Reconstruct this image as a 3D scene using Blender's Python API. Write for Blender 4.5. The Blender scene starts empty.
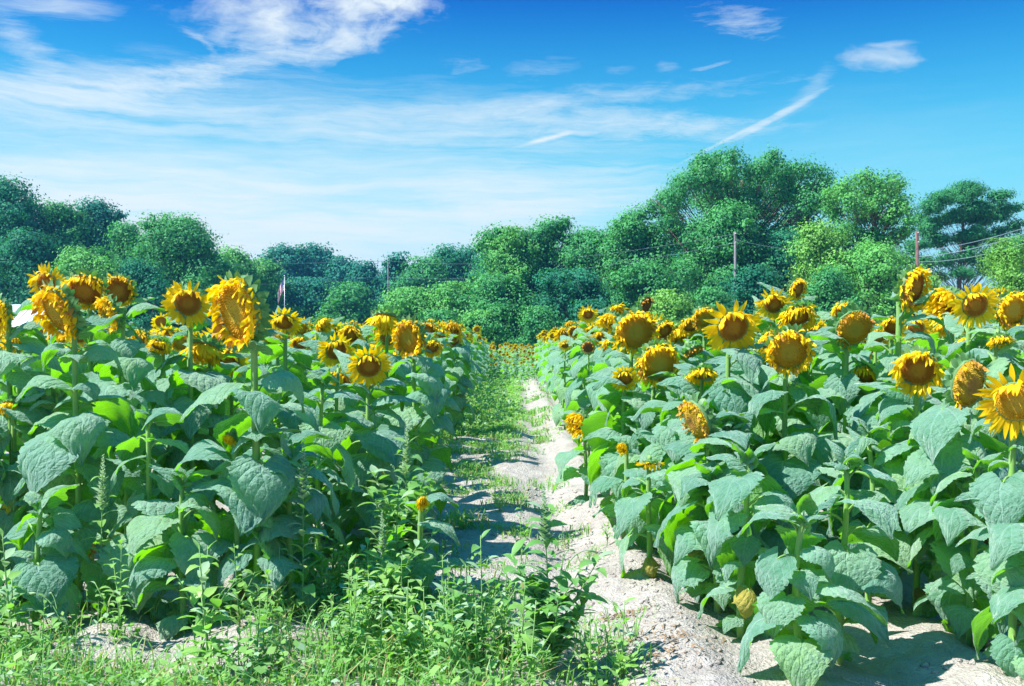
import bpy, math, random
import numpy as np
from mathutils import Vector, Matrix, Quaternion

R = math.radians
SC = bpy.context.scene
COL = SC.collection
FOC = 995.0
CAMH = 1.3

def at(px, py, Y):
    """photo pixel + real distance -> point in the field"""
    return Vector(((px - 512) / FOC * Y, Y, CAMH - (py - 343) / FOC * Y))

# ------------------------------------------------------------------ helpers
class MB:
    """collects geometry for ONE mesh"""
    def __init__(self):
        self.v = []; self.f = []; self.uv = []; self.mi = []; self.n = 0
    def add(self, verts, faces, uvs=None, mat=0):
        verts = np.asarray(verts, dtype=float).reshape(-1, 3)
        b = self.n
        self.v.append(verts); self.n += len(verts)
        if uvs is None:
            uvs = np.zeros((len(verts), 2))
        self.uv.append(np.asarray(uvs, dtype=float).reshape(-1, 2))
        for f in faces:
            self.f.append(tuple(i + b for i in f)); self.mi.append(mat)
    def grid(self, P, uv=None, mat=0):
        """P: (n, m, 3) array of points"""
        n, m = P.shape[:2]
        F = [(i*m+j, i*m+j+1, (i+1)*m+j+1, (i+1)*m+j) for i in range(n-1) for j in range(m-1)]
        self.add(P.reshape(-1, 3), F, None if uv is None else uv.reshape(-1, 2), mat)
    def tube(self, pts, rad, sides=6, mat=0, cap=True):
        pts = [Vector(p) for p in pts]
        n = len(pts)
        if not hasattr(rad, '__len__'):
            rad = [rad]*n
        V = []; U = []
        ref = None
        for i, p in enumerate(pts):
            d = (pts[min(i+1, n-1)] - pts[max(i-1, 0)])
            if d.length < 1e-9: d = Vector((0, 0, 1))
            d.normalize()
            if ref is None:
                ref = Vector((1, 0, 0)) if abs(d.x) < 0.8 else Vector((0, 1, 0))
            a = (ref - d*ref.dot(d)).normalized(); ref = a
            b = d.cross(a)
            for k in range(sides):
                t = 2*math.pi*k/sides
                V.append(p + (a*math.cos(t) + b*math.sin(t))*rad[i]); U.append((k/sides, i/(n-1)))
        F = [(i*sides+k, i*sides+(k+1) % sides, (i+1)*sides+(k+1) % sides, (i+1)*sides+k)
             for i in range(n-1) for k in range(sides)]
        if cap:
            F.append(tuple(range((n-1)*sides, n*sides))); F.append(tuple(reversed(range(sides))))
        self.add([tuple(v) for v in V], F, U, mat)
    def box(self, c, s, mat=0):
        x, y, z = c; a, b, d = s[0]/2, s[1]/2, s[2]/2
        V = [(x+i*a, y+j*b, z+k*d) for i in (-1, 1) for j in (-1, 1) for k in (-1, 1)]
        F = [(0, 1, 3, 2), (4, 6, 7, 5), (0, 4, 5, 1), (2, 3, 7, 6), (0, 2, 6, 4), (1, 5, 7, 3)]
        self.add(V, F, None, mat)
    def mesh(self, name, mats, smooth=True):
        me = bpy.data.meshes.new(name)
        V = np.concatenate(self.v) if self.v else np.zeros((0, 3))
        me.from_pydata(V.tolist(), [], self.f)
        if not isinstance(mats, (list, tuple)): mats = [mats]
        for m in mats: me.materials.append(m)
        if len(mats) > 1: me.polygons.foreach_set('material_index', self.mi)
        uvl = me.uv_layers.new(name='UVMap')
        U = np.concatenate(self.uv)
        li = np.empty(len(me.loops), dtype=np.int32); me.loops.foreach_get('vertex_index', li)
        uvl.data.foreach_set('uv', U[li].astype(np.float32).ravel())
        if smooth: me.polygons.foreach_set('use_smooth', [True]*len(me.polygons))
        me.update()
        return me

def quads_mesh(name, Q, mats, mi=None, smooth=False):
    """Q: (N, 4, 3) -> one mesh of N separate quads"""
    Q = np.asarray(Q, dtype=np.float32); N = len(Q)
    me = bpy.data.meshes.new(name)
    me.vertices.add(N*4); me.vertices.foreach_set('co', Q.reshape(-1))
    me.loops.add(N*4); me.loops.foreach_set('vertex_index', np.arange(N*4, dtype=np.int32))
    me.polygons.add(N); me.polygons.foreach_set('loop_start', np.arange(0, N*4, 4, dtype=np.int32))
    try: me.polygons.foreach_set('loop_total', np.full(N, 4, dtype=np.int32))
    except Exception: pass
    if not isinstance(mats, (list, tuple)): mats = [mats]
    for m in mats: me.materials.append(m)
    if mi is not None: me.polygons.foreach_set('material_index', np.asarray(mi, dtype=np.int32))
    if smooth: me.polygons.foreach_set('use_smooth', np.ones(N, dtype=bool))
    me.update(calc_edges=True); me.validate()
    return me

def link(name, data=None, parent=None, loc=None, rot=None, scale=None, quat=None):
    o = bpy.data.objects.new(name, data); COL.objects.link(o)
    if parent is not None: o.parent = parent
    if loc is not None: o.location = loc
    if rot is not None: o.rotation_euler = rot
    if quat is not None:
        o.rotation_mode = 'QUATERNION'; o.rotation_quaternion = quat
    if scale is not None: o.scale = (scale,)*3 if not hasattr(scale, '__len__') else scale
    return o

def tag(o, label=None, cat=None, group=None, kind=None):
    if label: o['label'] = label
    if cat: o['category'] = cat
    if group: o['group'] = group
    if kind: o['kind'] = kind
    return o

# lattice noise for terrain and scattering
_rs = np.random.RandomState(7)
_LAT = _rs.rand(256, 256)
def vnoise(x, y, s):
    x = np.asarray(x, dtype=float)/s + 1000.0; y = np.asarray(y, dtype=float)/s + 1000.0
    xi = np.floor(x).astype(int); yi = np.floor(y).astype(int)
    fx = x-xi; fy = y-yi; fx = fx*fx*(3-2*fx); fy = fy*fy*(3-2*fy)
    g = lambda a, b: _LAT[a % 256, b % 256]
    return ((g(xi, yi)*(1-fx)+g(xi+1, yi)*fx)*(1-fy) + (g(xi, yi+1)*(1-fx)+g(xi+1, yi+1)*fx)*fy)
def gauss(x, c, s): return np.exp(-((x-c)/s)**2)
def gh(x, y):
    x = np.asarray(x, dtype=float); y = np.asarray(y, dtype=float)
    wob = 0.10*(vnoise(y, y*0+3.3, 2.1)-0.5)
    h = -0.06*gauss(x+wob, .34, .16) - 0.02*gauss(x+wob, -.42, .2) + 0.05*gauss(x, .74, .13) + 0.03*gauss(x, -.95, .25)
    h = h + np.where(np.abs(x) > 0.95, 0.03*np.cos(2*np.pi*(np.abs(x)-1.1)/.75), 0.0)*np.clip((np.abs(x)-.95)*5, 0, 1)
    near = np.clip(1.5-y/30, 0, 1)
    h = h + near*(0.055*(vnoise(x, y, .55)-.5) + 0.035*(vnoise(x+9, y*1.3, .19)-.5) + 0.018*(vnoise(x, y+5, .07)-.5))
    return h

# ------------------------------------------------------------------ materials
def newmat(name):
    m = bpy.data.materials.new(name); m.use_nodes = True
    nt = m.node_tree; nt.nodes.clear()
    out = nt.nodes.new('ShaderNodeOutputMaterial')
    return m, nt, out
def N(nt, t, **kw):
    n = nt.nodes.new(t)
    for k, v in kw.items(): setattr(n, k, v)
    return n
def setin(nt, n, **kw):
    for k, v in kw.items():
        k = k.replace('_', ' ')
        s = n.inputs[k]
        if isinstance(v, bpy.types.NodeSocket): nt.links.new(v, s)
        else: s.default_value = v
def math_(nt, op, a, b=None, c=None, clamp=False):
    n = N(nt, 'ShaderNodeMath', operation=op, use_clamp=clamp)
    for i, v in enumerate((a, b, c)):
        if v is None: continue
        if isinstance(v, bpy.types.NodeSocket): nt.links.new(v, n.inputs[i])
        else: n.inputs[i].default_value = v
    return n.outputs[0]
def mixc(nt, f, a, b, mode='MIX'):
    n = N(nt, 'ShaderNodeMix', data_type='RGBA', blend_type=mode)
    for s, v in ((n.inputs[0], f), (n.inputs[6], a), (n.inputs[7], b)):
        if isinstance(v, bpy.types.NodeSocket): nt.links.new(v, s)
        else: s.default_value = v if not (hasattr(v, '__len__') and len(v) == 3) else (*v, 1)
    return n.outputs[2]
def noise_(nt, vec, scale, detail=3, rough=.55, out=0):
    n = N(nt, 'ShaderNodeTexNoise'); n.inputs['Scale'].default_value = scale
    n.inputs['Detail'].default_value = detail; n.inputs['Roughness'].default_value = rough
    if vec is not None: nt.links.new(vec, n.inputs['Vector'])
    return n.outputs[out]
def ramp_(nt, f, stops):
    n = N(nt, 'ShaderNodeValToRGB'); cr = n.color_ramp
    while len(cr.elements) > 1: cr.elements.remove(cr.elements[-1])
    cr.elements[0].position = stops[0][0]; cr.elements[0].color = (*stops[0][1], 1)
    for p, c in stops[1:]:
        e = cr.elements.new(p); e.color = (*c, 1)
    nt.links.new(f, n.inputs[0]); return n.outputs[0]
def simple(name, col, rough=.7, spec=.3, noise=0.25, scale=20, metallic=0, bump=0.0):
    m, nt, out = newmat(name)
    tc = N(nt, 'ShaderNodeTexCoord').outputs['Object']
    nz = noise_(nt, tc, scale, 4)
    c = mixc(nt, nz, tuple(x*(1-noise) for x in col), tuple(min(1, x*(1+noise)) for x in col))
    p = N(nt, 'ShaderNodeBsdfPrincipled')
    setin(nt, p, Base_Color=c, Roughness=rough, Specular_IOR_Level=spec, Metallic=metallic)
    if bump:
        b = N(nt, 'ShaderNodeBump'); b.inputs['Strength'].default_value = bump; b.inputs['Distance'].default_value = .02
        nt.links.new(nz, b.inputs['Height']); nt.links.new(b.outputs[0], p.inputs['Normal'])
    nt.links.new(p.outputs[0], out.inputs[0]); return m

def leafy(name, c1, c2, trans, tmix=.35, rough=.5, spec=.4, sheen=0.0, sheentint=(.8, 1, .95), veins=False, nscale=4.0, backcol=None, vary=.35, edge=None):
    """thin plant surface: glossy diffuse plus light that shines through"""
    m, nt, out = newmat(name)
    oi = N(nt, 'ShaderNodeObjectInfo').outputs['Random']
    tcn = N(nt, 'ShaderNodeTexCoord')
    nz = noise_(nt, tcn.outputs['Object'], nscale, 3)
    f = math_(nt, 'ADD', math_(nt, 'MULTIPLY', nz, 1-vary), math_(nt, 'MULTIPLY', oi, vary))
    f = math_(nt, 'MULTIPLY_ADD', f, 1.8, -.4, clamp=True)
    col = mixc(nt, f, c1, c2)
    p = N(nt, 'ShaderNodeBsdfPrincipled')
    bump = None
    if veins:
        uv = N(nt, 'ShaderNodeSeparateXYZ'); nt.links.new(tcn.outputs['UV'], uv.inputs[0])
        au = math_(nt, 'ABSOLUTE', math_(nt, 'MULTIPLY_ADD', uv.outputs[0], 2, -1))
        lat = math_(nt, 'FRACT', math_(nt, 'MULTIPLY', math_(nt, 'SUBTRACT', math_(nt, 'POWER', math_(nt, 'MAXIMUM', uv.outputs[1], .001), .8), math_(nt, 'MULTIPLY', au, .52)), 5.2))
        tri = math_(nt, 'ABSOLUTE', math_(nt, 'MULTIPLY_ADD', lat, 2, -1))      # 1 at veins
        vein = math_(nt, 'MULTIPLY_ADD', tri, 7, -6, clamp=True)
        mid = math_(nt, 'MULTIPLY_ADD', au, -22, 1.4, clamp=True)
        vein = math_(nt, 'MAXIMUM', vein, mid)
        col = mixc(nt, math_(nt, 'MULTIPLY', vein, .22), col, tuple(min(1, x*1.9+.03) for x in c2))
        h = math_(nt, 'SUBTRACT', math_(nt, 'MULTIPLY', noise_(nt, tcn.outputs['UV'], 15, 4), 1.6), math_(nt, 'MULTIPLY', math_(nt, 'POWER', math_(nt, 'MAXIMUM', tri, mid), 3), .45))
        b = N(nt, 'ShaderNodeBump'); b.inputs['Strength'].default_value = .7; b.inputs['Distance'].default_value = .022
        nt.links.new(h, b.inputs['Height']); bump = b.outputs[0]
        if edge is not None:      # spots of damage
            sp = math_(nt, 'MULTIPLY_ADD', noise_(nt, tcn.outputs['UV'], 7, 5), 9, -5.6, clamp=True)
            col = mixc(nt, math_(nt, 'MULTIPLY', sp, oi), col, edge)
            yl = math_(nt, 'MULTIPLY', math_(nt, 'POWER', oi, 3), noise_(nt, tcn.outputs['UV'], 2.2, 4))
            col = mixc(nt, math_(nt, 'MULTIPLY', yl, 1.1, clamp=True), col, (.20, .36, .06))
            rim = math_(nt, 'MULTIPLY', math_(nt, 'MULTIPLY_ADD', math_(nt, 'ADD', au, math_(nt, 'MULTIPLY', noise_(nt, tcn.outputs['UV'], 9, 4), .5)), 8, -9.9, clamp=True), oi)
            col = mixc(nt, rim, col, (.30, .19, .06))
    if backcol is not None:
        g = N(nt, 'ShaderNodeNewGeometry').outputs['Backfacing']
        col = mixc(nt, g, col, backcol)
    setin(nt, p, Base_Color=col, Roughness=rough, Specular_IOR_Level=spec, Sheen_Weight=sheen)
    if sheen:
        p.inputs['Sheen Tint'].default_value = (*sheentint, 1); p.inputs['Sheen Roughness'].default_value = .5
    t = N(nt, 'ShaderNodeBsdfTranslucent')
    tc2 = mixc(nt, f, tuple(x*.8 for x in trans), trans)
    nt.links.new(tc2, t.inputs['Color'])
    if bump is not None: nt.links.new(bump, p.inputs['Normal'])
    mx = N(nt, 'ShaderNodeMixShader'); mx.inputs[0].default_value = tmix
    nt.links.new(p.outputs[0], mx.inputs[1]); nt.links.new(t.outputs[0], mx.inputs[2])
    nt.links.new(mx.outputs[0], out.inputs[0]); return m

M = {}
M['leaf'] = leafy('sunflower_leaf', (.040, .180, .105), (.245, .415, .335), (.34, 1.0, .0), .30, .55, .40, .5, (.86, 1, 1), True,
                  backcol=(.10, .30, .045), edge=(.30, .24, .07))
M['leaf_dry'] = leafy('withered_leaf', (.20, .13, .05), (.36, .26, .11), (.35, .22, .05), .3, .7, .2, 0, veins=True)
M['leaf_yellow'] = leafy('yellowing_leaf', (.13, .24, .06), (.48, .38, .08), (.6, .65, .03), .35, .6, .3, 0, veins=True)
M['stem'] = leafy('sunflower_stem', (.15, .32, .06), (.26, .45, .11), (.2, .5, .05), .12, .55, .4, .3)
M['petal'] = leafy('petal', (.97, .57, .003), (1.0, .74, .010), (1.0, .74, .0), .38, .55, .25, 0, nscale=30)
M['petal_old'] = leafy('petal_withered', (.93, .50, .004), (.97, .64, .008), (1.0, .62, .0), .32, .65, .2, 0, nscale=40)
M['petal_brown'] = leafy('petal_dried', (.45, .20, .03), (.68, .36, .06), (.7, .3, .03), .25, .7, .2, 0, nscale=40)
M['bract'] = leafy('bract', (.10, .24, .07), (.22, .38, .16), (.2, .6, .06), .28, .5, .4, .3)
def disc_mat(name, inner, mid, rim):
    m, nt, out = newmat(name)
    tc = N(nt, 'ShaderNodeTexCoord')
    uv = N(nt, 'ShaderNodeSeparateXYZ'); nt.links.new(tc.outputs['UV'], uv.inputs[0])
    nz = noise_(nt, tc.outputs['Object'], 60, 3)
    r = math_(nt, 'ADD', uv.outputs[0], math_(nt, 'MULTIPLY_ADD', nz, .36, -.18))
    c = ramp_(nt, r, [(0.0, inner), (.34, inner), (.52, mid), (.80, mid), (.97, rim)])
    oi = N(nt, 'ShaderNodeObjectInfo').outputs['Random']
    c = mixc(nt, math_(nt, 'MULTIPLY', uv.outputs[1], .85), c, tuple(x*.45 for x in mid))
    c = mixc(nt, math_(nt, 'MULTIPLY', oi, .35), c, (.30, .13, .01))
    p = N(nt, 'ShaderNodeBsdfPrincipled'); setin(nt, p, Base_Color=c, Roughness=.75, Specular_IOR_Level=.2)
    b = N(nt, 'ShaderNodeBump'); b.inputs['Strength'].default_value = .5; b.inputs['Distance'].default_value = .004
    nt.links.new(noise_(nt, tc.outputs['Object'], 220, 2), b.inputs['Height']); nt.links.new(b.outputs[0], p.inputs['Normal'])
    nt.links.new(p.outputs[0], out.inputs[0]); return m
M['disc_brown'] = disc_mat('disc_brown', (.52, .25, .018), (.43, .165, .012), (.75, .42, .01))
M['disc_olive'] = disc_mat('disc_olive', (.58, .42, .04), (.70, .40, .016), (.85, .52, .012))
M['disc_bald'] = disc_mat('disc_bald', (.42, .22, .06), (.62, .42, .03), (.72, .48, .03))
M['disc_dry'] = disc_mat('disc_dry', (.16, .07, .03), (.24, .10, .04), (.42, .20, .05))
SKY_SAT, SKY_HUE, SKY_VAL, CLOUD_COL, SKY_STR, SUN_STR, HAZE, EXPOSURE = 1.95, .482, .74, (3.6, 4.0, 4.2), .11, 5.0, 0.0006, 1.12
# ------------------------------------------------------------------ sunflower parts
def leaf_mesh(seed, n=31, m=11, droop=75, a0=25, mat='leaf', width=1.0, pet=.42, psides=6, fold=.35):
    rng = random.Random(seed); b = MB()
    # petiole: rises, then levels out
    pts = []; x = z = 0.0; K = 6
    for i in range(K+1):
        pts.append((x, 0, z)); a = R(58 - (58-a0)*i/K); x += pet/K*math.cos(a); z += pet/K*math.sin(a)
    b.tube(pts, [.026-.010*i/K for i in range(K+1)], psides, 1)
    base = pts[-1]
    ts = np.linspace(0, 1, n); us = np.linspace(-1, 1, m)
    prof = np.interp(ts, [0, .05, .12, .22, .34, .48, .62, .76, .88, 1], [.22, .35, .43, .47, .445, .365, .265, .160, .072, .003])*width
    # midrib curve
    S = np.linspace(0, 1, 60); ang = R(a0) - R(droop)*np.clip(S/.62, 0, 1)**1.1 + R(rng.uniform(-4, 4))*np.sin(S*7)
    cx = np.concatenate([[0], np.cumsum(np.cos(ang)[:-1])/59]); cz = np.concatenate([[0], np.cumsum(np.sin(ang)[:-1])/59])
    P = np.zeros((n, m, 3)); UV = np.zeros((n, m, 2))
    ph = rng.uniform(0, 6); ph2 = rng.uniform(0, 6); asym = rng.uniform(-.10, .10); roll = rng.uniform(-.18, .18)
    for i, t in enumerate(ts):
        for j, u in enumerate(us):
            lat = prof[i]*u*(1+asym*u)
            if abs(u) > .99: lat *= 1 + (.045*(1 if i % 2 else -1) + .05*math.sin(i*1.7+ph))*(1-t*.4)
            lat += prof[i]*.10*math.sin(t*5+ph2)*(1-abs(u))
            s = t - .24*abs(u)**.75*(1-t)**4 + (.008*(-1)**i if abs(u) > .99 else 0)
            sc = min(max(s, 0), 1); k = sc*59; k0 = int(min(k, 58)); fr = k-k0
            px = cx[k0]*(1-fr)+cx[k0+1]*fr; pz = cz[k0]*(1-fr)+cz[k0+1]*fr
            an = ang[k0]
            if s < 0: px += s*math.cos(an); pz += s*math.sin(an)
            au = abs(u)
            h = -fold*abs(lat)*(.35+.9*au) + .05*au*(1-t) + .030*au**2*math.sin(t*10+ph+(2 if u > 0 else 0)) + .016*math.sin(u*9+ph2)*math.sin(t*11+ph) + roll*lat
            h += .010*math.sin(u*13+ph)*math.sin(t*19+ph2) + .012*math.sin(u*7-t*9+ph2) + .035*math.sin(t*4.5+ph2+u*2.5)*au
            P[i, j] = (base[0]+px - math.sin(an)*h, lat*.97, base[2]+pz + math.cos(an)*h)
            UV[i, j] = (u*.5+.5, t)
    b.grid(P[:, ::-1], UV[:, ::-1], 0)
    return b.mesh('leaf', [M[mat], M['stem']])

LEAF_HI = [leaf_mesh(s, droop=d, a0=a, width=w, fold=fo, pet=pt) for s, (d, a, w, fo, pt) in enumerate(
    [(80, 10, 1.10, .16, .42), (55, -15, 1.16, .12, .46), (92, 28, 1.04, .30, .40), (60, -28, 1.12, .18, .5), (70, 20, 1.0, .25, .38), (45, -35, 1.18, .10, .45), (105, 25, 1.06, .35, .42), (66, 0, 1.12, .14, .36), (48, 22, .95, .3, .4)])]
LEAF_TOP = [leaf_mesh(20+s, droop=d, a0=a, width=w, n=15, m=9, pet=.3, fold=.5) for s, (d, a, w) in enumerate([(48, 38, .72), (30, 30, .66), (62, 45, .78), (75, 30, .74)])]
LEAF_DRY = [leaf_mesh(40+s, droop=150, a0=-10, width=.55, mat='leaf_dry', n=13, m=9, fold=1.0) for s in range(2)]
LEAF_YEL = [leaf_mesh(50+s, droop=125, a0=-5, width=.7, fold=.8, mat='leaf_yellow', n=13, m=9) for s in range(2)]
LEAF_MID = [leaf_mesh(60+s, droop=d, a0=a, width=w, n=8, m=7, psides=3, fold=fo) for s, (d, a, w, fo) in enumerate([(80, 10, 1.1, .16), (92, 28, 1.04, .3), (55, -15, 1.14, .12), (60, -28, 1.1, .18), (105, 25, 1.05, .3)])]

def petal_pts(rng, a, r0, L, W, tilt, curl, twist, z0, n=6, side=0.0):
    """one petal: rows of 3 points; tilt = angle from the disc plane, curl bends it along its length"""
    P = np.zeros((n, 3, 3)); ca, sa = math.cos(a), math.sin(a)
    x = r0; z = z0; off = 0.0
    prof = [.45, .85, 1.0, .92, .62, .04] if n == 6 else list(np.interp(np.linspace(0, 1, n), [0, .2, .4, .6, .8, 1], [.45, .85, 1, .92, .62, .04]))
    for i in range(n):
        t = i/(n-1)
        w = W*prof[i]*.5; tw = twist*t
        for j, u in enumerate((-1, 0, 1)):
            y = u*w*math.cos(tw) + off; zz = z + u*w*math.sin(tw) + (0 if u == 0 else .16*w)
            P[i, j] = (x*ca - y*sa, x*sa + y*ca, zz)
        an = tilt + curl*t
        x += L/(n-1)*math.cos(an); z += L/(n-1)*math.sin(an); off += side*L/(n-1)*t
    return P

def limp_pts(rng, a, r0, L, W, tilt, weight, z0, n=7, dome=.03, r=.10, twist=.5):
    """a petal that starts out at `tilt` from the disc plane and sinks downwards (local -Y) under its own weight"""
    rad = np.array([math.cos(a), math.sin(a), 0]); d0 = rad*math.cos(tilt)+np.array([0, 0, math.sin(tilt)])
    tan = np.array([-math.sin(a), math.cos(a), 0]); down = np.array([rng.uniform(-.35, .35), -1, rng.uniform(-.15, .25)])
    p = rad*r0+np.array([0, 0, z0]); P = np.zeros((n, 3, 3)); prof = np.interp(np.linspace(0, 1, n), [0, .2, .45, .7, .9, 1], [.5, .9, 1, .85, .45, .05])
    ph = rng.uniform(0, 6)
    for i in range(n):
        t = i/(n-1); g = min(1.0, weight*t**.8)
        d = d0*(1-g)+down*g; d /= np.linalg.norm(d)
        s = tan - d*np.dot(tan, d); s /= max(1e-6, np.linalg.norm(s)); nn = np.cross(d, s)
        an = twist*math.sin(t*3+ph); s = s*math.cos(an)+nn*math.sin(an)
        q = math.hypot(p[0], p[1])/r
        if q < 1: p[2] = max(p[2], dome*(1-q*q)+.006+.012*rng.random())
        for j, u in enumerate((-1, 0, 1)): P[i, j] = p+s*u*W*.5*prof[i]+nn*(0 if u == 0 else .14*W*prof[i])
        p = p + d*L/(n-1)
    return P

def petal_mesh(seed, style, r=.10, n=6):
    """style: open, shaggy (petals sunk over the disc), folded (short shrivelled fringe), bald, globe"""
    rng = random.Random(seed); b = MB()
    cnt = {'open': 30, 'shaggy': 30, 'folded': 34, 'bald': 34, 'globe': 34}[style]
    for layer in range(2 if style not in ('shaggy', 'folded') else 3):
        for k in range(cnt):
            a = 2*math.pi*(k+layer*.5+rng.uniform(-.3, .3))/cnt
            up = math.sin(a)                      # +1 at the top of the head
            L = rng.uniform(.080, .112)*r/.1; W = rng.uniform(.022, .031)*r/.1; mat = 0; z0 = -.004-.007*layer; rr = r*(.96+.03*layer)
            if style == 'open':
                tilt = R(rng.uniform(0, 26)) - layer*R(8)
                if up > .45 and rng.random() < .55: P = limp_pts(rng, a, rr, L, W, R(rng.uniform(40, 80)), rng.uniform(.5, 1.1), z0, r=r)
                else: P = petal_pts(rng, a, rr, L, W, tilt, R(rng.uniform(-45, 35)), rng.uniform(-.6, .6), z0, n, rng.uniform(-.35, .35)-.25*math.cos(a))
            elif style == 'shaggy':
                W *= .78; P = limp_pts(rng, a, rr, L*rng.uniform(.58, .90), W, R(rng.uniform(20, 95)), rng.uniform(.35, 1.2), z0, r=r, twist=.8); mat = rng.random() < .35
            elif style == 'folded':
                W *= .72; P = limp_pts(rng, a, rr, L*rng.uniform(.32, .58), W, R(rng.uniform(30, 115)), rng.uniform(.2, 1.0), z0, r=r, twist=1.1); mat = 0 if rng.random() < .4 else 1 + (rng.random() < .2)
            elif style == 'bald':
                if rng.random() < .3: continue
                P = limp_pts(rng, a, rr, L*rng.uniform(.22, .42), W*.6, R(rng.uniform(0, 130)), rng.uniform(0, .9), z0, r=r, twist=1.5); mat = 1 + (rng.random() < .7)
            else:
                P = limp_pts(rng, a, rr, L*1.05, W*1.05, R(rng.uniform(30, 125)), rng.uniform(.0, .7), z0, r=r, twist=.6)
            if mat == 0 and rng.random() < .14: mat = 1
            b.grid(P, None, int(mat))
    if style == 'globe':
        for k in range(60):
            a = rng.uniform(0, 6.28); rr = r*math.sqrt(rng.random())*.88
            b.grid(limp_pts(rng, a, rr, .07*r/.1, .024*r/.1, R(rng.uniform(40, 120)), rng.uniform(0, .8), .02, r=r), None, 0)
    return b.mesh('petal_ring', [M['petal'], M['petal_old'], M['petal_brown']])

def disc_mesh(seed, mat, r=.10, dome=.025, florets=420):
    rng = random.Random(seed); b = MB()
    nr, ns = 9, 28
    P = np.zeros((nr, ns+1, 3)); U = np.zeros((nr, ns+1, 2))
    f = lambda q: dome*(1-q*q) - .012*math.exp(-(q/.28)**2)
    for i in range(nr):
        q = i/(nr-1)
        for j in range(ns+1):
            a = 2*math.pi*j/ns; P[i, j] = (r*q*math.cos(a), r*q*math.sin(a), f(q)); U[i, j] = (q, .35)
    b.grid(P, U)
    for k in range(florets):
        q = math.sqrt((k+.5)/florets); a = k*2.399963
        s = r*.040*(.8+.5*rng.random())*(1.0 if q > .35 else .7); hgt = r*(.03+.075*rng.random())*(1.25 if q > .5 else .6)
        c = np.array([r*.985*q*math.cos(a), r*.985*q*math.sin(a), f(q)])
        lean = np.array([math.cos(a), math.sin(a), 0])*rng.uniform(-.3, .5)*hgt
        V = [c+np.array([s*math.cos(a+t), s*math.sin(a+t), -.001]) for t in (0, 2.09, 4.19)] + [c+np.array([0, 0, hgt])+lean]
        v = 0.0 if rng.random() < .7 else .5
        b.add(V, [(0, 1, 3), (1, 2, 3), (2, 0, 3)], [(q, .75), (q, .75), (q, .75), (min(1, q+.12), v)])
    return b.mesh('seed_disc', M[mat], smooth=False)

def back_mesh(r=.10, depth=.05):
    b = MB(); nr, ns = 8, 22
    P = np.zeros((nr, ns+1, 3))
    prof = [(.016, -depth-.012), (.03, -depth-.004), (.062, -depth*.86), (.088, -depth*.58), (.10, -depth*.3), (.104, -.006), (.100, .002), (.093, .002)]
    for i, (q, z) in enumerate(prof):
        for j in range(ns+1):
            a = 2*math.pi*j/ns; k = 1+.03*math.sin(a*11+i)
            P[i, j] = (r/.1*q*k*math.cos(a), r/.1*q*k*math.sin(a), z)
    b.grid(P[:, ::-1]); return b.mesh('flower_head', M['bract'])

def bract_mesh(seed, r=.10):
    rng = random.Random(seed); b = MB()
    for layer in range(3):
        cnt = 17
        for k in range(cnt):
            a = 2*math.pi*(k+layer*.33+rng.uniform(-.2, .2))/cnt
            P = petal_pts(rng, a, r*(.98-.10*layer), rng.uniform(.034, .054)*r/.1, rng.uniform(.024, .034)*r/.1, R(rng.uniform(-60, 12)), R(rng.uniform(-60, 70)), rng.uniform(-.6, .6), -.012-.013*layer, 5)
            b.grid(P)
    return b.mesh('bract_ring', M['bract'])

STY = {}
for st, seeds in (('open', 4), ('shaggy', 4), ('folded', 3), ('bald', 2), ('globe', 2)):
    STY[st] = [petal_mesh(100+ord(st[0])*7+k, st) for k in range(seeds)]
DISC = {k: [disc_mesh(3+i, 'disc_'+k, dome=.024 if k != 'bald' else .045) for i in range(2)] for k in ('brown', 'olive', 'bald', 'dry')}
BACK = back_mesh(); BRACT = [bract_mesh(9+k) for k in range(3)]
DISC_LO = {k: [disc_mesh(13, 'disc_'+k, florets=60)] for k in ('brown', 'olive', 'bald', 'dry')}

def add_head(parent, pos, face, scale, style, disc, rng, squash=1.0):
    q = Vector(face).normalized().to_track_quat('Z', 'Y')
    h = link('flower_head', BACK, parent, pos, quat=q, scale=(scale*squash, scale, scale))
    spin = Quaternion((0, 0, 1), rng.uniform(-.25, .25))
    link('seed_disc', rng.choice(DISC[disc]), h, (0, 0, 0), quat=spin)
    link('petal_ring', rng.choice(STY[style]), h, (0, 0, 0), quat=spin)
    link('bract_ring', rng.choice(BRACT), h, (0, 0, 0), quat=spin)
    return h

def stem_path(head_back, face, H, base_lean=(0, 0), n=14):
    """from (0,0,0) up and over into the back of the head"""
    hb = Vector(head_back); F = Vector(face).normalized()
    neck = max(.09, min(.17, hb.z*.14))
    top = Vector((hb.x*.35+base_lean[0], hb.y*.35+base_lean[1], hb.z-neck*.8))
    pts = []
    for i in range(n):
        t = i/(n-1); p = Vector((top.x*t*t, top.y*t*t, top.z*t))
        p.x += .012*math.sin(t*5+hb.x*9)*(1-t); p.y += .012*math.sin(t*4+hb.y*7)*(1-t); pts.append(p)
    d0 = Vector((0, 0, 1)); c1 = top + Vector((0, 0, neck*.85)); c2 = hb - F*neck*.42
    for i in range(1, 9):
        t = i/8; u = 1-t
        pts.append(top*u**3 + c1*3*u*u*t + c2*3*u*t*t + hb*t**3)
    return pts

def stem_mesh(pts, r0=.017, r1=.010, sides=7):
    n = len(pts); b = MB()
    b.tube(pts, [r0+(r1-r0)*i/(n-1) for i in range(n)], sides)
    return b.mesh('stem', M['stem'])

def path_at(pts, z):
    for a, b in zip(pts, pts[1:]):
        if a.z <= z <= b.z and b.z > a.z: return a.lerp(b, (z-a.z)/(b.z-a.z))
    return pts[-1]

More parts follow.
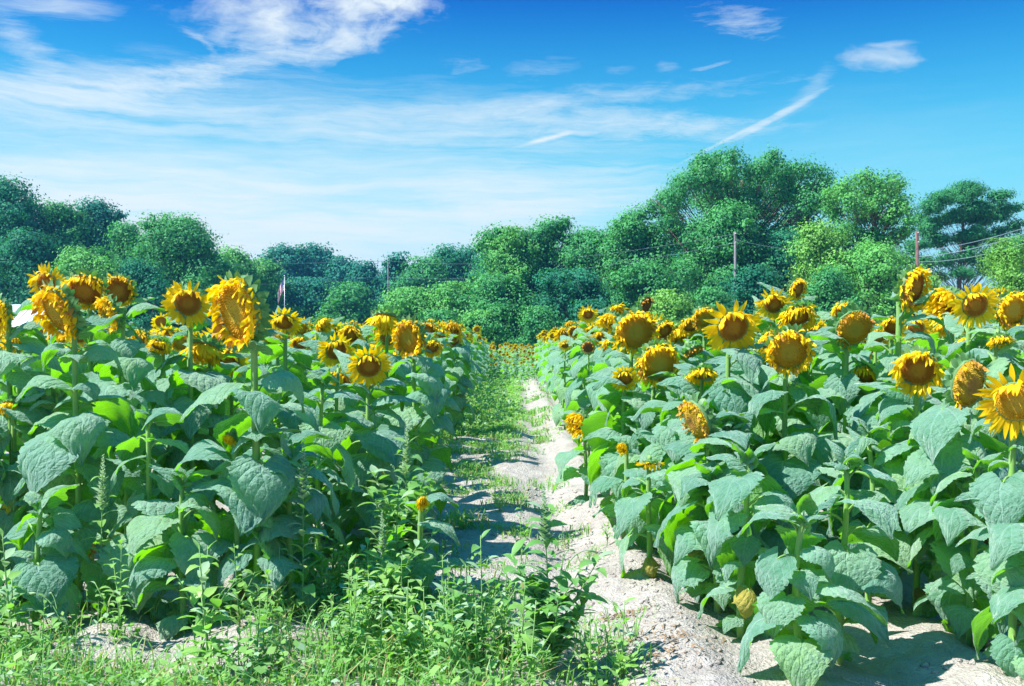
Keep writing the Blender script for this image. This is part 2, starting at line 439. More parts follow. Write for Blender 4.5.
CLEAR = []    # heads that stay in view: (x/y, z/y, angular radius, distance)
def hides(p, own=None):
    if p.y < .5: return False
    u, v = p.x/p.y, (p.z-CAMH)/p.y
    return any(p.y < d+.02 and (u-a)**2+(v-b)**2 < r*r for a, b, r, d in CLEAR)
PLANTS = []   # (x, y) of every plant that stands in the field
def sunflower(loc, head_back, face, label, rng, hscale=1.0, style='open', disc='brown', nleaf=26, leaf_len=.27, hi=True, group='sunflowers in the field',
              squash=1.0, dry=.05, low=.08, stem_data=None, parts=True, avoid=None, top=.95, r0=.017, skirt=True):
    root = link('sunflower_plant', None, None, loc); tag(root, label, 'sunflower', group)
    PLANTS.append((loc[0], loc[1]))
    H = head_back[2]
    pts = stem_path(head_back, face, H)
    if not hscale:
        q0 = rng.uniform(0, 6); pts = [Vector((.03*math.sin(t*3+q0)*t, .03*math.cos(t*4+q0)*t, H*t)) for t in np.linspace(0, 1, 12)]
    link('stem', stem_mesh(pts, r0, r0*.6, 7 if hi else 5), root)
    if hscale:
        add_head(root, Vector(head_back)+Vector(face).normalized()*.055*hscale, face, hscale, style, disc, rng, squash)
    a = rng.uniform(0, 6.28)
    for k in range(nleaf):
        t = (k+rng.uniform(-.3, .3))/(nleaf-1); t = min(max(t, 0), 1)
        z = H*(low+(top-low)*t**.9)
        p = path_at(pts, z); a += 2.4+rng.uniform(-.35, .35)
        s = leaf_len*float(np.interp(t, [0, .15, .5, .75, .9, 1], [.8, .95, 1.08, 1.02, .92, .78]))*rng.choice((.55, .75, .9, 1.0, 1.08, 1.16))*rng.uniform(.92, 1.08)
        aa = a
        if t > .72:
            fa = math.atan2(face[1], face[0]); dlt = (aa-fa+math.pi) % (2*math.pi)-math.pi
            if abs(dlt) < .7: aa = fa + math.copysign(.7+.7*rng.random(), dlt)
        for tr in range(7):
            d_ = Vector((math.cos(aa), math.sin(aa), 0)); b_ = Vector(loc)+p
            if not any(hides(b_+d_*s*q_+Vector((-d_.y, d_.x, 0))*s*w_+Vector((0, 0, s*h_))) for q_, w_, h_ in ((.35, 0, .3), (.6, .3, .22), (.6, -.3, .22), (.9, .2, .0), (.9, -.2, .0), (1.15, 0, -.3))): break
            aa += 1.1; s *= .93
        else: continue
        pitch = rng.uniform(-30, 10) + (16 if t > .8 else 0) - (12 if t < .15 else 0)
        if t < .16 and rng.random() < dry*2: me = rng.choice(LEAF_DRY); s *= .75
        elif t < .3 and rng.random() < dry*.7: me = rng.choice(LEAF_YEL)
        elif t > .90: me = rng.choice(LEAF_TOP)
        else: me = rng.choice(LEAF_HI if hi else LEAF_MID)
        o = link('leaf', me, root, p, (rng.uniform(-.22, .22), R(-pitch), aa), (s, s*rng.uniform(.88, 1.1), s))
        if me in LEAF_DRY: o['label'] = 'withered brown leaf'
        elif me in LEAF_YEL: o['label'] = 'yellowed leaf'
    if not hscale and not hides(Vector(loc)+Vector((0, 0, H+.08))):
        for k in range(6):
            a += 2.4; s = leaf_len*rng.uniform(.30, .55)
            link('leaf', rng.choice(LEAF_TOP), root, pts[-1]-Vector((0, 0, .012*k)), (rng.uniform(-.2, .2), -R(rng.uniform(5, 45)), a), s)
    return root

def facevec(yaw, pitch):
    y, p = R(yaw), R(pitch); return Vector((math.sin(y)*math.cos(p), -math.cos(y)*math.cos(p), -math.sin(p)))

def hero(px, py, dpx, Y, yaw, pitch, style, disc, label, squash=1.0, **kw):
    """a sunflower whose head is seen at (px, py), dpx pixels tall, at distance Y"""
    rng = random.Random(int(px*7+py*13))
    c = at(px, py, Y); F = facevec(yaw, pitch)
    sc = dpx/FOC*Y/.345                       # a head at scale 1 is about 0.345 m across its petals
    if style == 'bald': sc = dpx/FOC*Y/.25
    if style in ('folded', 'globe'): sc = dpx/FOC*Y/.255
    if style == 'shaggy': sc = dpx/FOC*Y/.30
    back = c - F*.055*sc
    Fh = Vector((F.x, F.y, 0)); Fh = Fh.normalized() if Fh.length > .05 else Vector((0, -1, 0))
    off = kw.pop('off', .03); side = kw.pop('side', 0)
    bx, by = back.x - Fh.x*off + side, back.y - Fh.y*off + .03
    bz = float(gh(bx, by)) - .01
    return sunflower((bx, by, bz), (back.x-bx, back.y-by, back.z-bz), F, label, rng, sc, style, disc, squash=squash, **kw)
# ------------------------------------------------------------------ the sunflowers one can pick out, left field then right field
HEROES = [
 # px, py, size, Y, yaw, pitch, style, disc, squash, label, extra
 (-3, 311, 42, 5.0, -28, 25, 'shaggy', 'brown', 1, 'sunflower cut off by the photo left edge, head turned away showing green back', {}),
 (47, 284, 38, 6.3, -8, 12, 'open', 'brown', 1, 'sunflower with spiky yellow petals directly behind the large drooping oval head at far left', {}),
 (58, 311, 62, 4.75, -34, 28, 'folded', 'olive', .9, 'tall sunflower at far left with large oval olive disc, withered petals and green top rim', {'leaf_len': .27}),
 (85, 290, 44, 5.7, 5, 36, 'folded', 'brown', 1, 'nodding sunflower with fringe of petals over dark disc, middle of the cluster at far left', {}),
 (118, 291, 36, 6.5, 14, 14, 'folded', 'brown', 1, 'sunflower with round orange brown disc, rightmost and highest of the cluster at far left', {}),
 (110, 313, 40, 5.6, -52, 22, 'folded', 'olive', .9, 'narrow sunflower head turned left, just below the rightmost head of the far left cluster', {}),
 (188, 303, 45, 5.7, 10, 12, 'open', 'brown', 1, 'open sunflower with round brown disc, left neighbour of the huge shaggy head', {'leaf_len': .27}),
 (181, 297, 34, 6.2, -30, 25, 'shaggy', 'brown', 1, 'withered sunflower tucked right behind the open round head left of the big shaggy head', {}),
 (238, 311, 78, 4.45, -30, 14, 'folded', 'olive', .80, 'tallest left sunflower with huge shaggy orange head, olive disc and dark green back', {'leaf_len': .235, 'r0': .021}),
 (284, 322, 34, 6.2, 8, 42, 'open', 'brown', 1, 'nodding sunflower just right of the huge shaggy head, half covered by a pale leaf', {}),
 (205, 347, 36, 5.9, -20, 68, 'globe', 'brown', 1, 'low sunflower seen from above as loose yellow petals beneath the open round head', {}),
 (160, 345, 26, 6.4, 0, 55, 'shaggy', 'brown', 1, 'small nodding sunflower sunk in leaves between far left cluster and open round head', {}),
 (16, 341, 30, 6.0, 20, 60, 'shaggy', 'brown', 1, 'ragged yellow sunflower low among leaves below the far left edge head', {}),
 (10, 405, 20, 5.0, 10, 60, 'globe', 'brown', 1, 'small low orange bloom among big leaves at left edge of the photo', {'nleaf': 12}),
 (230, 437, 15, 4.55, -20, 55, 'globe', 'brown', .7, 'tiny yellow bud bloom poking out above a broad pale leaf in the left field', {'nleaf': 11}),
 (336, 350, 36, 6.8, 28, 22, 'open', 'brown', 1, 'yellow sunflower looking right, immediate left neighbour of the big open head nearest the path', {}),
 (369, 366, 42, 6.0, 16, 22, 'open', 'brown', 1, 'big open sunflower, lowest large head of the left field, near the path', {'leaf_len': .27}),
 (385, 318, 32, 7.6, -10, 70, 'globe', 'brown', 1, 'sunflower seen as a flat bright yellow cap above the left path edge', {}),
 (409, 337, 42, 6.7, -18, 16, 'folded', 'olive', .86, 'sunflower with large oval brown disc and short petals, nearest the path at left skyline', {}),
 (422, 501, 14, 4.9, 20, 20, 'globe', 'brown', .8, 'tiny yellow bloom hanging at the foot of the left leaf wall beside the path', {'nleaf': 9, 'leaf_len': .24}),
 (345, 331, 18, 13, 0, 20, 'open', 'brown', 1, 'small distant round sunflower left of the flat yellow cap bloom', {}),
 (366, 333, 17, 13, -20, 25, 'open', 'brown', 1, 'small distant dim sunflower just under the flat yellow cap bloom', {}),
 (427, 331, 22, 11, 10, 25, 'folded', 'brown', 1, 'small sunflower just right of the oval brown disc on the left skyline', {}),
 (441, 334, 18, 13, 0, 25, 'open', 'brown', 1, 'small sunflower in the row of heads at left path edge, between two round ones', {}),
 (453, 329, 18, 14, 0, 20, 'globe', 'brown', 1, 'bright yellow small head, topmost at the far right end of the left skyline heads', {}),
 (454, 341, 17, 14, 10, 15, 'open', 'brown', 1, 'small brown eyed sunflower right under the bright yellow end head of the left row', {}),
 (432, 347, 22, 10.5, 15, 35, 'shaggy', 'brown', 1, 'ragged small sunflower lowest in the cluster of heads at left path edge', {}),
 (300, 343, 22, 9.5, 0, 40, 'shaggy', 'brown', 1, 'small ragged head between the huge shaggy head and the right looking yellow sunflower', {}),
 # right field
 (733, 327, 54, 5.2, 6, 18, 'open', 'brown', 1, 'large open sunflower with long yellow petals, left of the fringed nodding head', {'leaf_len': .27}),
 (789, 350, 52, 5.0, -6, 26, 'folded', 'olive', .95, 'large nodding sunflower with inward fringe of petals, middle of the right field', {'leaf_len': .27}),
 (798, 316, 42, 5.7, 6, 48, 'shaggy', 'brown', 1, 'bowed sunflower showing a yellow hood of petals, right above the fringed nodding head', {}),
 (774, 304, 34, 6.6, -14, 22, 'open', 'brown', 1, 'smaller open sunflower behind the yellow hood bloom, to its upper left', {}),
 (797, 289, 24, 7.2, 35, 15, 'folded', 'brown', 1, 'highest small head of the group in the middle of the right field', {}),
 (770, 342, 36, 5.8, 20, 35, 'shaggy', 'brown', 1, 'shadowed sunflower wedged between the large open head and the fringed nodding head', {}),
 (635, 331, 46, 6.5, 8, 10, 'folded', 'olive', 1, 'sunflower with wide orange disc, upper of two big heads beside the path', {'leaf_len': .27}),
 (658, 363, 48, 6.1, 10, 20, 'folded', 'olive', 1, 'sunflower with big olive disc and curled petals, lower of two big heads beside the path', {'leaf_len': .27}),
 (625, 378, 28, 6.3, 0, 28, 'open', 'brown', 1, 'small orange sunflower facing the camera below and left of the big olive disc', {}),
 (645, 306, 26, 8.5, 40, 30, 'bald', 'dry', .8, 'dried reddish head bending right on a pale stem above the two big path heads', {}),
 (588, 347, 15, 11, -10, 20, 'bald', 'dry', 1, 'dried maroon brown small head without petals near the far end of the right row', {}),
 (588, 314, 19, 12, 0, 15, 'open', 'brown', 1, 'small round sunflower standing highest above the far right row', {}),
 (580, 422, 25, 8.0, -45, 20, 'globe', 'brown', .85, 'bright yellow ball of petals leaning over the right path edge', {'nleaf': 11, 'leaf_len': .25}),
 (697, 420, 52, 4.9, -68, 25, 'bald', 'bald', .9, 'dried brown petal-less head seen edge on in the leaves, right field', {}),
 (650, 464, 26, 5.3, 0, 78, 'open', 'brown', 1, 'small bloom bowed straight down with hanging orange petals, low in the right field', {'nleaf': 10, 'leaf_len': .26}),
 (624, 447, 13, 5.9, -35, 25, 'globe', 'brown', .8, 'tiny orange bloom low beside the downward bowed bloom near the path', {'nleaf': 9, 'leaf_len': .24}),
 (854, 328, 46, 5.4, 8, 24, 'bald', 'olive', 1, 'petal-less sunflower with ragged rim and pale leaf across its face, right field', {}),
 (845, 313, 30, 6.2, -20, 25, 'shaggy', 'brown', 1, 'ragged orange sunflower peeking out above the petal-less head with the leaf across', {}),
 (866, 375, 34, 5.5, -32, 45, 'shaggy', 'brown', .85, 'small tilted yellow sunflower below the petal-less head, facing down left', {}),
 (913, 288, 48, 5.1, 34, 14, 'folded', 'brown', .85, 'tallest right sunflower on a straight green stem, dark disc turned right', {'leaf_len': .27, 'r0': .02}),
 (918, 369, 54, 4.7, -22, 22, 'shaggy', 'brown', .95, 'shaggy yellow sunflower below the tallest right one, petals falling across its disc', {'leaf_len': .27}),
 (893, 326, 28, 6.4, -15, 35, 'shaggy', 'brown', 1, 'orange sunflower split by the straight stem of the tallest right plant', {}),
 (975, 305, 44, 5.6, 0, 12, 'open', 'brown', 1, 'round open sunflower with even yellow petals and clean brown disc near the right edge', {'leaf_len': .27}),
 (947, 303, 36, 6.0, -58, 15, 'globe', 'brown', .9, 'yellow sunflower seen from the side, left neighbour of the round open one', {}),
 (1000, 298, 24, 6.9, 0, 30, 'open', 'brown', 1, 'small half hidden sunflower behind the round open one and the right edge head', {}),
 (1012, 309, 40, 5.7, 10, 15, 'folded', 'olive', 1, 'sunflower with wide orange disc at the right edge, above the big bright one', {}),
 (968, 384, 62, 4.4, 6, 16, 'bald', 'bald', .66, 'sunflower gone bald, tall oval mustard yellow disc with dried rim at right', {'leaf_len': .27}),
 (1017, 402, 70, 3.8, -22, 14, 'open', 'olive', 1, 'biggest brightest sunflower cut by the right edge, long pointed golden petals', {'leaf_len': .19}),
 (690, 325, 24, 8.6, 0, 35, 'shaggy', 'brown', 1, 'hazy small sunflower, leftmost of the cluster behind the large open head', {}),
 (705, 318, 28, 7.6, -10, 28, 'folded', 'olive', 1, 'dull orange sunflower immediately left of and behind the large open head', {}),
 (678, 332, 24, 8.8, 10, 60, 'globe', 'brown', 1, 'yellow drooping bloom between the big path heads and the large open head', {}),
 (702, 374, 32, 5.7, -10, 62, 'shaggy', 'brown', 1, 'yellow bloom half hidden by a leaf below the large open head', {}),
 (692, 351, 28, 6.8, 50, 60, 'bald', 'bald', .7, 'dried brown disc lying almost flat between the big olive disc and the large open head', {}),
 (611, 321, 22, 9.6, -30, 30, 'globe', 'brown', 1, 'bright yellow head behind and left of the upper big path head', {}),
 (592, 330, 17, 12, 0, 25, 'open', 'brown', 1, 'small orange sunflower between the high round one and the maroon dried head', {}),
 (563, 333, 14, 17, 0, 20, 'globe', 'brown', 1, 'small yellow head at the far end of the right row above the path end', {}),
 (574, 331, 14, 15, 0, 25, 'folded', 'brown', 1, 'second small yellow head from the far end of the right row', {}),
 (601, 336, 18, 11, 10, 35, 'shaggy', 'brown', 1, 'ragged small head just right of the maroon dried head in the right row', {}),
 (565, 345, 13, 14.5, 0, 30, 'open', 'brown', 1, 'small orange head just below the last yellow heads of the right row', {}),
 (664, 330, 24, 8.2, 25, 30, 'folded', 'brown', 1, 'dark disced small sunflower touching the right side of the upper big path head', {}),
 (1000, 340, 26, 5.2, 0, 65, 'shaggy', 'brown', 1, 'small bowed bloom in leaves between the two right edge sunflowers', {}),
]
for (px, py, d, Y, *_r) in HEROES:
    if Y < 9.6: CLEAR.append(((px-512)/FOC, -(py-343)/FOC, d*.42/FOC, Y))
for (px, py, d, Y, yaw, pit, st, dc, sq, lab, kw) in HEROES:
    kw = dict(kw); kw.setdefault('hi', Y < 9)
    if Y > 9: kw.setdefault('nleaf', 14); kw.setdefault('leaf_len', .30)
    hero(px, py, d, Y, yaw, pit, st, dc, lab, squash=sq, group='sunflowers standing in the field', **kw)

# ------------------------------------------------------------------ the rest of the rows
ORD = ['nearest', 'second', 'third', 'fourth', 'fifth', 'sixth', 'seventh', 'eighth', 'ninth', 'tenth', 'eleventh', 'twelfth', 'thirteenth', 'fourteenth',
       'fifteenth', 'sixteenth', 'seventeenth', 'eighteenth', 'nineteenth', 'twentieth', 'twenty-first', 'twenty-second', 'twenty-third', 'twenty-fourth', 'twenty-fifth',
       'twenty-sixth', 'twenty-seventh', 'twenty-eighth', 'twenty-ninth', 'thirtieth']
rf = random.Random(2024)
def crowded(x, y, d=.30): return any((x-a)**2 + (y-b)**2 < d*d for a, b in PLANTS)

def fill(x, y, H, label, group, headed=True, **kw):
    yaw = rf.gauss(0, 24); pit = rf.uniform(12, 60)
    st, dc = rf.choice([('open', 'brown'), ('open', 'brown'), ('shaggy', 'brown'), ('folded', 'olive'), ('folded', 'brown'), ('globe', 'brown')])
    F = facevec(yaw, pit); Fh = Vector((F.x, F.y, 0)).normalized()
    off = .05
    sc = rf.uniform(.6, .9)
    if hides(Vector((x+Fh.x*off, y+Fh.y*off-.05, H))) or hides(Vector((x+Fh.x*off, y+Fh.y*off-.05, H+.1))): H -= .22
    return sunflower((x, y, float(gh(x, y))-.01), (Fh.x*off, Fh.y*off, H), F, label, rf, sc if headed else 0, st, dc, group=group, **kw)

cnt = {}
# leafy plants along the path and at the front ends of the rows, their heads hidden or lost
FRONT = [  # x, y, H, leaf_len, label
 (-1.32, 5.35, 1.12, .265, 'leafy headless sunflower with broad dark leaves just behind the left field corner'),
 (-1.15, 4.95, .80, .26, 'short leafy sunflower at the very corner of the left field, leaves hanging to the weeds'),
 (-1.75, 4.75, .95, .265, 'leafy headless sunflower in the front of the left field below the huge shaggy head'),
 (-2.30, 5.0, 1.05, .26, 'leafy headless sunflower in the front of the left field between the two tall stems'),
 (-2.15, 4.5, .62, .225, 'squat sunflower with big dark leaves hanging into the weeds behind the slender left pigweed'),
 (-1.50, 4.55, .70, .225, 'squat sunflower with big dark leaves behind the arching grass stalks'),
 (-1.02, 4.62, .72, .225, 'squat sunflower with big dark leaves behind the slender tall weed'),
 (-2.75, 4.9, 1.0, .26, 'leafy headless sunflower at the front left corner under the edge-cut head'),
 (-1.12, 5.75, 1.05, .255, 'leafy headless sunflower second back along the left path edge'),
 (-1.10, 6.3, 1.10, .25, 'leafy headless sunflower third back along the left path edge'),
 (1.0, 4.35, .8, .225, 'leafy headless sunflower nearest the path at the front of the right field'),
 (1.35, 4.1, .85, .225, 'leafy sunflower with very broad low leaves at the bottom of the right field'),
 (1.05, 4.9, .88, .25, 'leafy headless sunflower second back along the right path edge'),
 (1.02, 5.4, .95, .25, 'leafy headless sunflower third back along the right path edge'),
 (1.0, 5.95, .95, .31, 'leafy headless sunflower fourth back along the right path edge'),
 (1.10, 3.80, .60, .225, 'short leafy sunflower touching the sand at the bottom right of the path'),
 (.98, 4.75, .66, .265, 'low leafy sunflower leaning over the sand at the right path edge'),
 (1.98, 4.3, .80, .225, 'leafy headless sunflower under the bald mustard disc in the right field'),
 (2.05, 3.75, .8, .225, 'leafy headless sunflower at the bottom right corner of the photo'),
 (1.7, 4.75, .86, .255, 'leafy headless sunflower behind the bottom leaves in the middle of the right field'),
]
for (x, y, H, ll, lab) in FRONT:
    sunflower((x, y, float(gh(x, y))-.01), (.05, -.05, H), facevec(rf.uniform(-40, 40), 40), lab, rf, 0, leaf_len=ll, nleaf=18, low=.06, top=.97,
              group='leafy sunflowers without heads along the field edge')

def side_name(s): return 'left' if s < 0 else 'right'
for s in (-1, 1):
    k = 0; y = 6.7
    while y < 21:
        x = s*(1.08 if s > 0 else 1.12) + rf.uniform(-.08, .08)
        if not crowded(x, y, .2):
            lab = '%s sunflower along the %s path edge, counting back past the big front heads' % (ORD[min(k, 29)], side_name(s))
            H = rf.uniform(1.28, 1.5) - (.12 if s < 0 else 0) if y < 11 else rf.uniform(1.35, 1.62)
            fill(x, y, H, lab, 'sunflowers edging the path', leaf_len=.27, hi=False, nleaf=18, low=.08)
            k += 1
        y += (rf.uniform(.36, .46) if s > 0 else rf.uniform(.5, .62)) if y < 12 else rf.uniform(.45, .6)
    for row, (y0, y1, step) in enumerate(((6.3, 19, .52), (6.8, 16, .62), (7.4, 14, .75), (8, 14, .9))):
        y = y0 + rf.uniform(0, .3)
        while y < y1:
            x = s*(1.85+.75*row) + rf.uniform(-.12, .12)
            if not crowded(x, y, .34) and abs(x/y) < .56:
                Hh = (rf.uniform(1.25, 1.46) if y < 9 else rf.uniform(1.36, 1.6)) - (.10 if s < 0 else 0)
                fill(x, y, Hh, 'sunflower head half sunk among leaves in row %s behind the %s path edge' % (('two', 'three', 'four', 'five')[row], side_name(s)),
                     'sunflowers inside the %s field' % side_name(s), leaf_len=.27, hi=False, nleaf=12, low=.42)
            y += step*rf.uniform(.85, 1.2)
NEAR_COUNT = len(PLANTS)

# distant plants: each one mesh, too small to show parts
def far_arrays(seed, H, headed=True):
    rng = random.Random(seed); b = MB()
    F = facevec(rng.uniform(-25, 25), rng.uniform(10, 45)); hb = Vector((F.x*.13, F.y*.13, H))
    pts = stem_path(hb, F, H, n=5)
    b.tube(pts[::2], .014, 4, 1, cap=False)
    a = rng.uniform(0, 6)
    for k in range(14):
        t = (k+.5)/14; z = H*(.08+.84*t); p = path_at(pts, z); a += 2.4
        L = .30*float(np.interp(t, [0, .5, .8, 1], [.9, 1.05, .85, .5])); d = Vector((math.cos(a), math.sin(a), 0)); e = Vector((-d.y, d.x, 0))
        q0 = p + d*L*.35 + Vector((0, 0, L*.3)); q1 = q0 + d*L*.45 - Vector((0, 0, L*.15)); q2 = q1 + d*L*.12 - Vector((0, 0, L*.5))
        w = L*.46
        V = [q0, q0+e*w*.8+d*L*.05-Vector((0, 0, L*.1)), q1+e*w*.95-Vector((0, 0, L*.14)), q1, q1-e*w*.95-Vector((0, 0, L*.14)), q0-e*w*.8+d*L*.05-Vector((0, 0, L*.1)), q2]
        b.add([tuple(v) for v in V], [(0, 3, 2, 1), (0, 5, 4, 3), (3, 6, 2), (3, 4, 6)], [(.5, 0), (.9, .1), (.9, .5), (.5, .5), (.1, .5), (.1, .1), (.5, 1)], 0)
    if not headed: return b
    r = .085*rng.uniform(.8, 1.1); X = F.to_track_quat('Z', 'Y')
    def T(v): return tuple(hb + F*.05 + X @ Vector(v))
    n = 14; ring = [(r*math.cos(2*math.pi*i/n), r*math.sin(2*math.pi*i/n), 0) for i in range(n)]
    b.add([T((0, 0, .02))]+[T(v) for v in ring], [(0, i+1, (i+1) % n+1) for i in range(n)], [(.2, .3)]+[(.9, .3)]*n, 2)
    b.add([T((0, 0, -.05))]+[T((v[0]*1.05, v[1]*1.05, -.01)) for v in ring], [(0, (i+1) % n+1, i+1) for i in range(n)], None, 1)
    for i in range(n*2):
        a = math.pi*i/n+rng.uniform(-.1, .1); L = r*rng.uniform(1.5, 2.0); wd = .16; zz = rng.uniform(-.02, .05)
        b.add([T((r*math.cos(a-wd), r*math.sin(a-wd), -.005)), T((L*.8*math.cos(a-wd*.7), L*.8*math.sin(a-wd*.7), zz)), T((L*math.cos(a), L*math.sin(a), zz*1.2)), T((L*.8*math.cos(a+wd*.7), L*.8*math.sin(a+wd*.7), zz)), T((r*math.cos(a+wd), r*math.sin(a+wd), -.005))], [(0, 1, 2, 3, 4)], None, 3)
    return b
FARMATS = [M['leaf'], M['stem'], M['disc_brown'], M['petal']]
FARB = [far_arrays(500+i, 1.40+.03*i, i not in (1, 4)) for i in range(7)]
FARM = [b.mesh('sunflower_plant', FARMATS) for b in FARB]
def far_plant(x, y, label, group, k=1.0):
    o = link('sunflower_plant', rf.choice(FARM), None, (x, y, float(gh(x, y))-.01), (0, 0, rf.uniform(-.5, .5)), k)
    tag(o, label, 'sunflower', group); PLANTS.append((x, y))
budget = 298 - NEAR_COUNT
cand = []
for s in (-1, 1):
    y = 21
    while y < 40: cand.append((s*(1.1+rf.uniform(-.1, .1)), y, s)); y += .62
cand.sort(key=lambda c: c[1])
stuffed = []
for c in cand:
    if budget > 0:
        far_plant(c[0], c[1], 'small distant sunflower near the far end of the %s path edge' % side_name(c[2]), 'distant sunflowers along the %s path edge' % side_name(c[2]), rf.uniform(.9, 1.08)); budget -= 1
    else: stuffed.append(c)
# everything farther or deeper: one uncountable mass
b = MB()
def tile(x, y, k):
    B = rf.choice(FARB); V = np.concatenate(B.v); a = rf.uniform(-.5, .5); ca, sa = math.cos(a), math.sin(a)
    W = np.stack([(V[:, 0]*ca-V[:, 1]*sa)*k+x, (V[:, 0]*sa+V[:, 1]*ca)*k+y, V[:, 2]*k+float(gh(x, y))], 1)
    off = b.n; b.v.append(W); b.uv.append(np.concatenate(B.uv)); b.n += len(W)
    b.f.extend(tuple(i+off for i in f) for f in B.f); b.mi.extend(B.mi)
for c in stuffed: tile(c[0], c[1], rf.uniform(.9, 1.05))
for s in (-1, 1):
    for row in range(1, 16):
        x0 = s*(1.1+.75*row)
        y = max(9.0 if row > 4 else (19.3, 16.3, 14.3, 14.3)[row-1], abs(x0)/.56)
        while y < 40 - row*.3:
            if not crowded(x0, y, .3): tile(x0+rf.uniform(-.12, .12), y, rf.uniform(.86, 1.06)-(.06 if s < 0 else 0))
            y += .55 if row < 5 else .8
for i in range(700):     # the field crosses the end of the path
    y = rf.uniform(37, 72); x = rf.uniform(-7, 7)
    tile(x, y, rf.uniform(.45, .80) if y < 48 else rf.uniform(.66, .82))
for i in range(110): tile(rf.uniform(-.7, 1.2), rf.uniform(33, 47), rf.uniform(.34, .58))
o = link('sunflower_field', b.mesh('sunflower_field', FARMATS))
tag(o, 'mass of far sunflowers crossing the path end and filling both fields behind', 'flower field', kind='stuff')
print('sunflowers', len(PLANTS), 'near', NEAR_COUNT, 'stuff verts', b.n)
# ------------------------------------------------------------------ ground
def axis(lo, hi, step, far_lo, far_hi, g=1.13):
    a = list(np.arange(lo, hi+1e-6, step)); s = step; x = lo
    L = []
    while x > far_lo: s *= g; x -= s; L.append(x)
    s = step; x = hi; Rr = []
    while x < far_hi: s *= g; x += s; Rr.append(x)
    return np.array(L[::-1]+a+Rr)
xs = axis(-2.8, 3.0, .032, -600, 600); ys = axis(3.3, 9.5, .036, -120, 600, 1.035)
X, Yg = np.meshgrid(xs, ys)
Z = gh(X, Yg)
nx, ny = len(xs), len(ys)
idx = np.arange(nx*ny).reshape(ny, nx)
F = np.stack([idx[:-1, :-1], idx[:-1, 1:], idx[1:, 1:], idx[1:, :-1]], -1).reshape(-1, 4)
me = bpy.data.meshes.new('ground'); me.from_pydata(np.stack([X, Yg, Z], -1).reshape(-1, 3).tolist(), [], F.tolist())
me.polygons.foreach_set('use_smooth', [True]*len(me.polygons))
m, nt, out = newmat('sandy_soil')
tc = N(nt, 'ShaderNodeTexCoord').outputs['Object']
n1 = noise_(nt, tc, 1.7, 5, .6); n2 = noise_(nt, tc, 14, 5, .65); n3 = noise_(nt, tc, 70, 3)
c = ramp_(nt, math_(nt, 'ADD', math_(nt, 'MULTIPLY', n1, .55), math_(nt, 'MULTIPLY', n2, .45)), [(.30, (.23, .20, .18)), (.45, (.375, .338, .30)), (.62, (.48, .445, .405))])
c = mixc(nt, math_(nt, 'MULTIPLY', n3, .35), c, (.27, .25, .235))
sx = N(nt, 'ShaderNodeSeparateXYZ'); nt.links.new(tc, sx.inputs[0])
damp = math_(nt, 'MULTIPLY_ADD', noise_(nt, tc, 3.4, 6, .7), 5, -2.75, clamp=True)
c = mixc(nt, math_(nt, 'MULTIPLY', damp, .4), c, (.20, .165, .135))
far = math_(nt, 'MULTIPLY_ADD', sx.outputs[1], .05, -3.2, clamp=True)
c = mixc(nt, far, c, (.10, .17, .04))
p = N(nt, 'ShaderNodeBsdfPrincipled'); setin(nt, p, Base_Color=c, Roughness=.95, Specular_IOR_Level=.1)
bp = N(nt, 'ShaderNodeBump'); bp.inputs['Strength'].default_value = 1.0; bp.inputs['Distance'].default_value = .04
nt.links.new(math_(nt, 'ADD', n2, math_(nt, 'MULTIPLY', n3, .5)), bp.inputs['Height']); nt.links.new(bp.outputs[0], p.inputs['Normal'])
nt.links.new(p.outputs[0], out.inputs[0])
me.materials.append(m)
tag(link('ground', me), kind='structure')

# ------------------------------------------------------------------ grass and weeds
M['grass'] = leafy('grass', (.06, .20, .04), (.22, .44, .10), (.36, .80, .06), .35, .5, .4, .2, nscale=2.5)
M['grass_dry'] = leafy('grass_dry', (.30, .27, .10), (.48, .42, .20), (.5, .45, .1), .3, .6, .2, 0)
M['weed'] = leafy('weed', (.06, .23, .04), (.36, .55, .12), (.34, .80, .06), .36, .45, .45, .3, nscale=3)
M['weed_pale'] = leafy('weed_pale', (.24, .40, .20), (.36, .50, .30), (.4, .6, .2), .3, .55, .4, .4)
rg = np.random.RandomState(5)

def grass_density(x, y):
    patch = (vnoise(x, y, .42)*.6 + vnoise(x+7, y, .16)*.4 - .5)*1.5 + .5
    left = 1/(1+np.exp((x+.02+.10*np.sin(y*1.3)-.12)*9))       # the green side of the path is the left one
    fg = np.clip((5.35-y)*1.6, 0, 1)*np.clip((.62-x)*2.0, 0, 1)*(.45+.55*np.clip((x+1.5)*1.2+(4.25-y)*1.5, 0, 1))         # weedy foreground
    strip = gauss(x, -.30, .38)*np.clip((y-6.0)/14, .10, 1)*1.25 + np.clip((y-13)/12, 0, 1)*gauss(x, -.1, .75)
    foot = gauss(x, -.85, .22)*.75
    return np.clip(np.maximum(np.maximum(fg*.95, strip), foot)*left - .74 + patch*1.16, 0, 1)

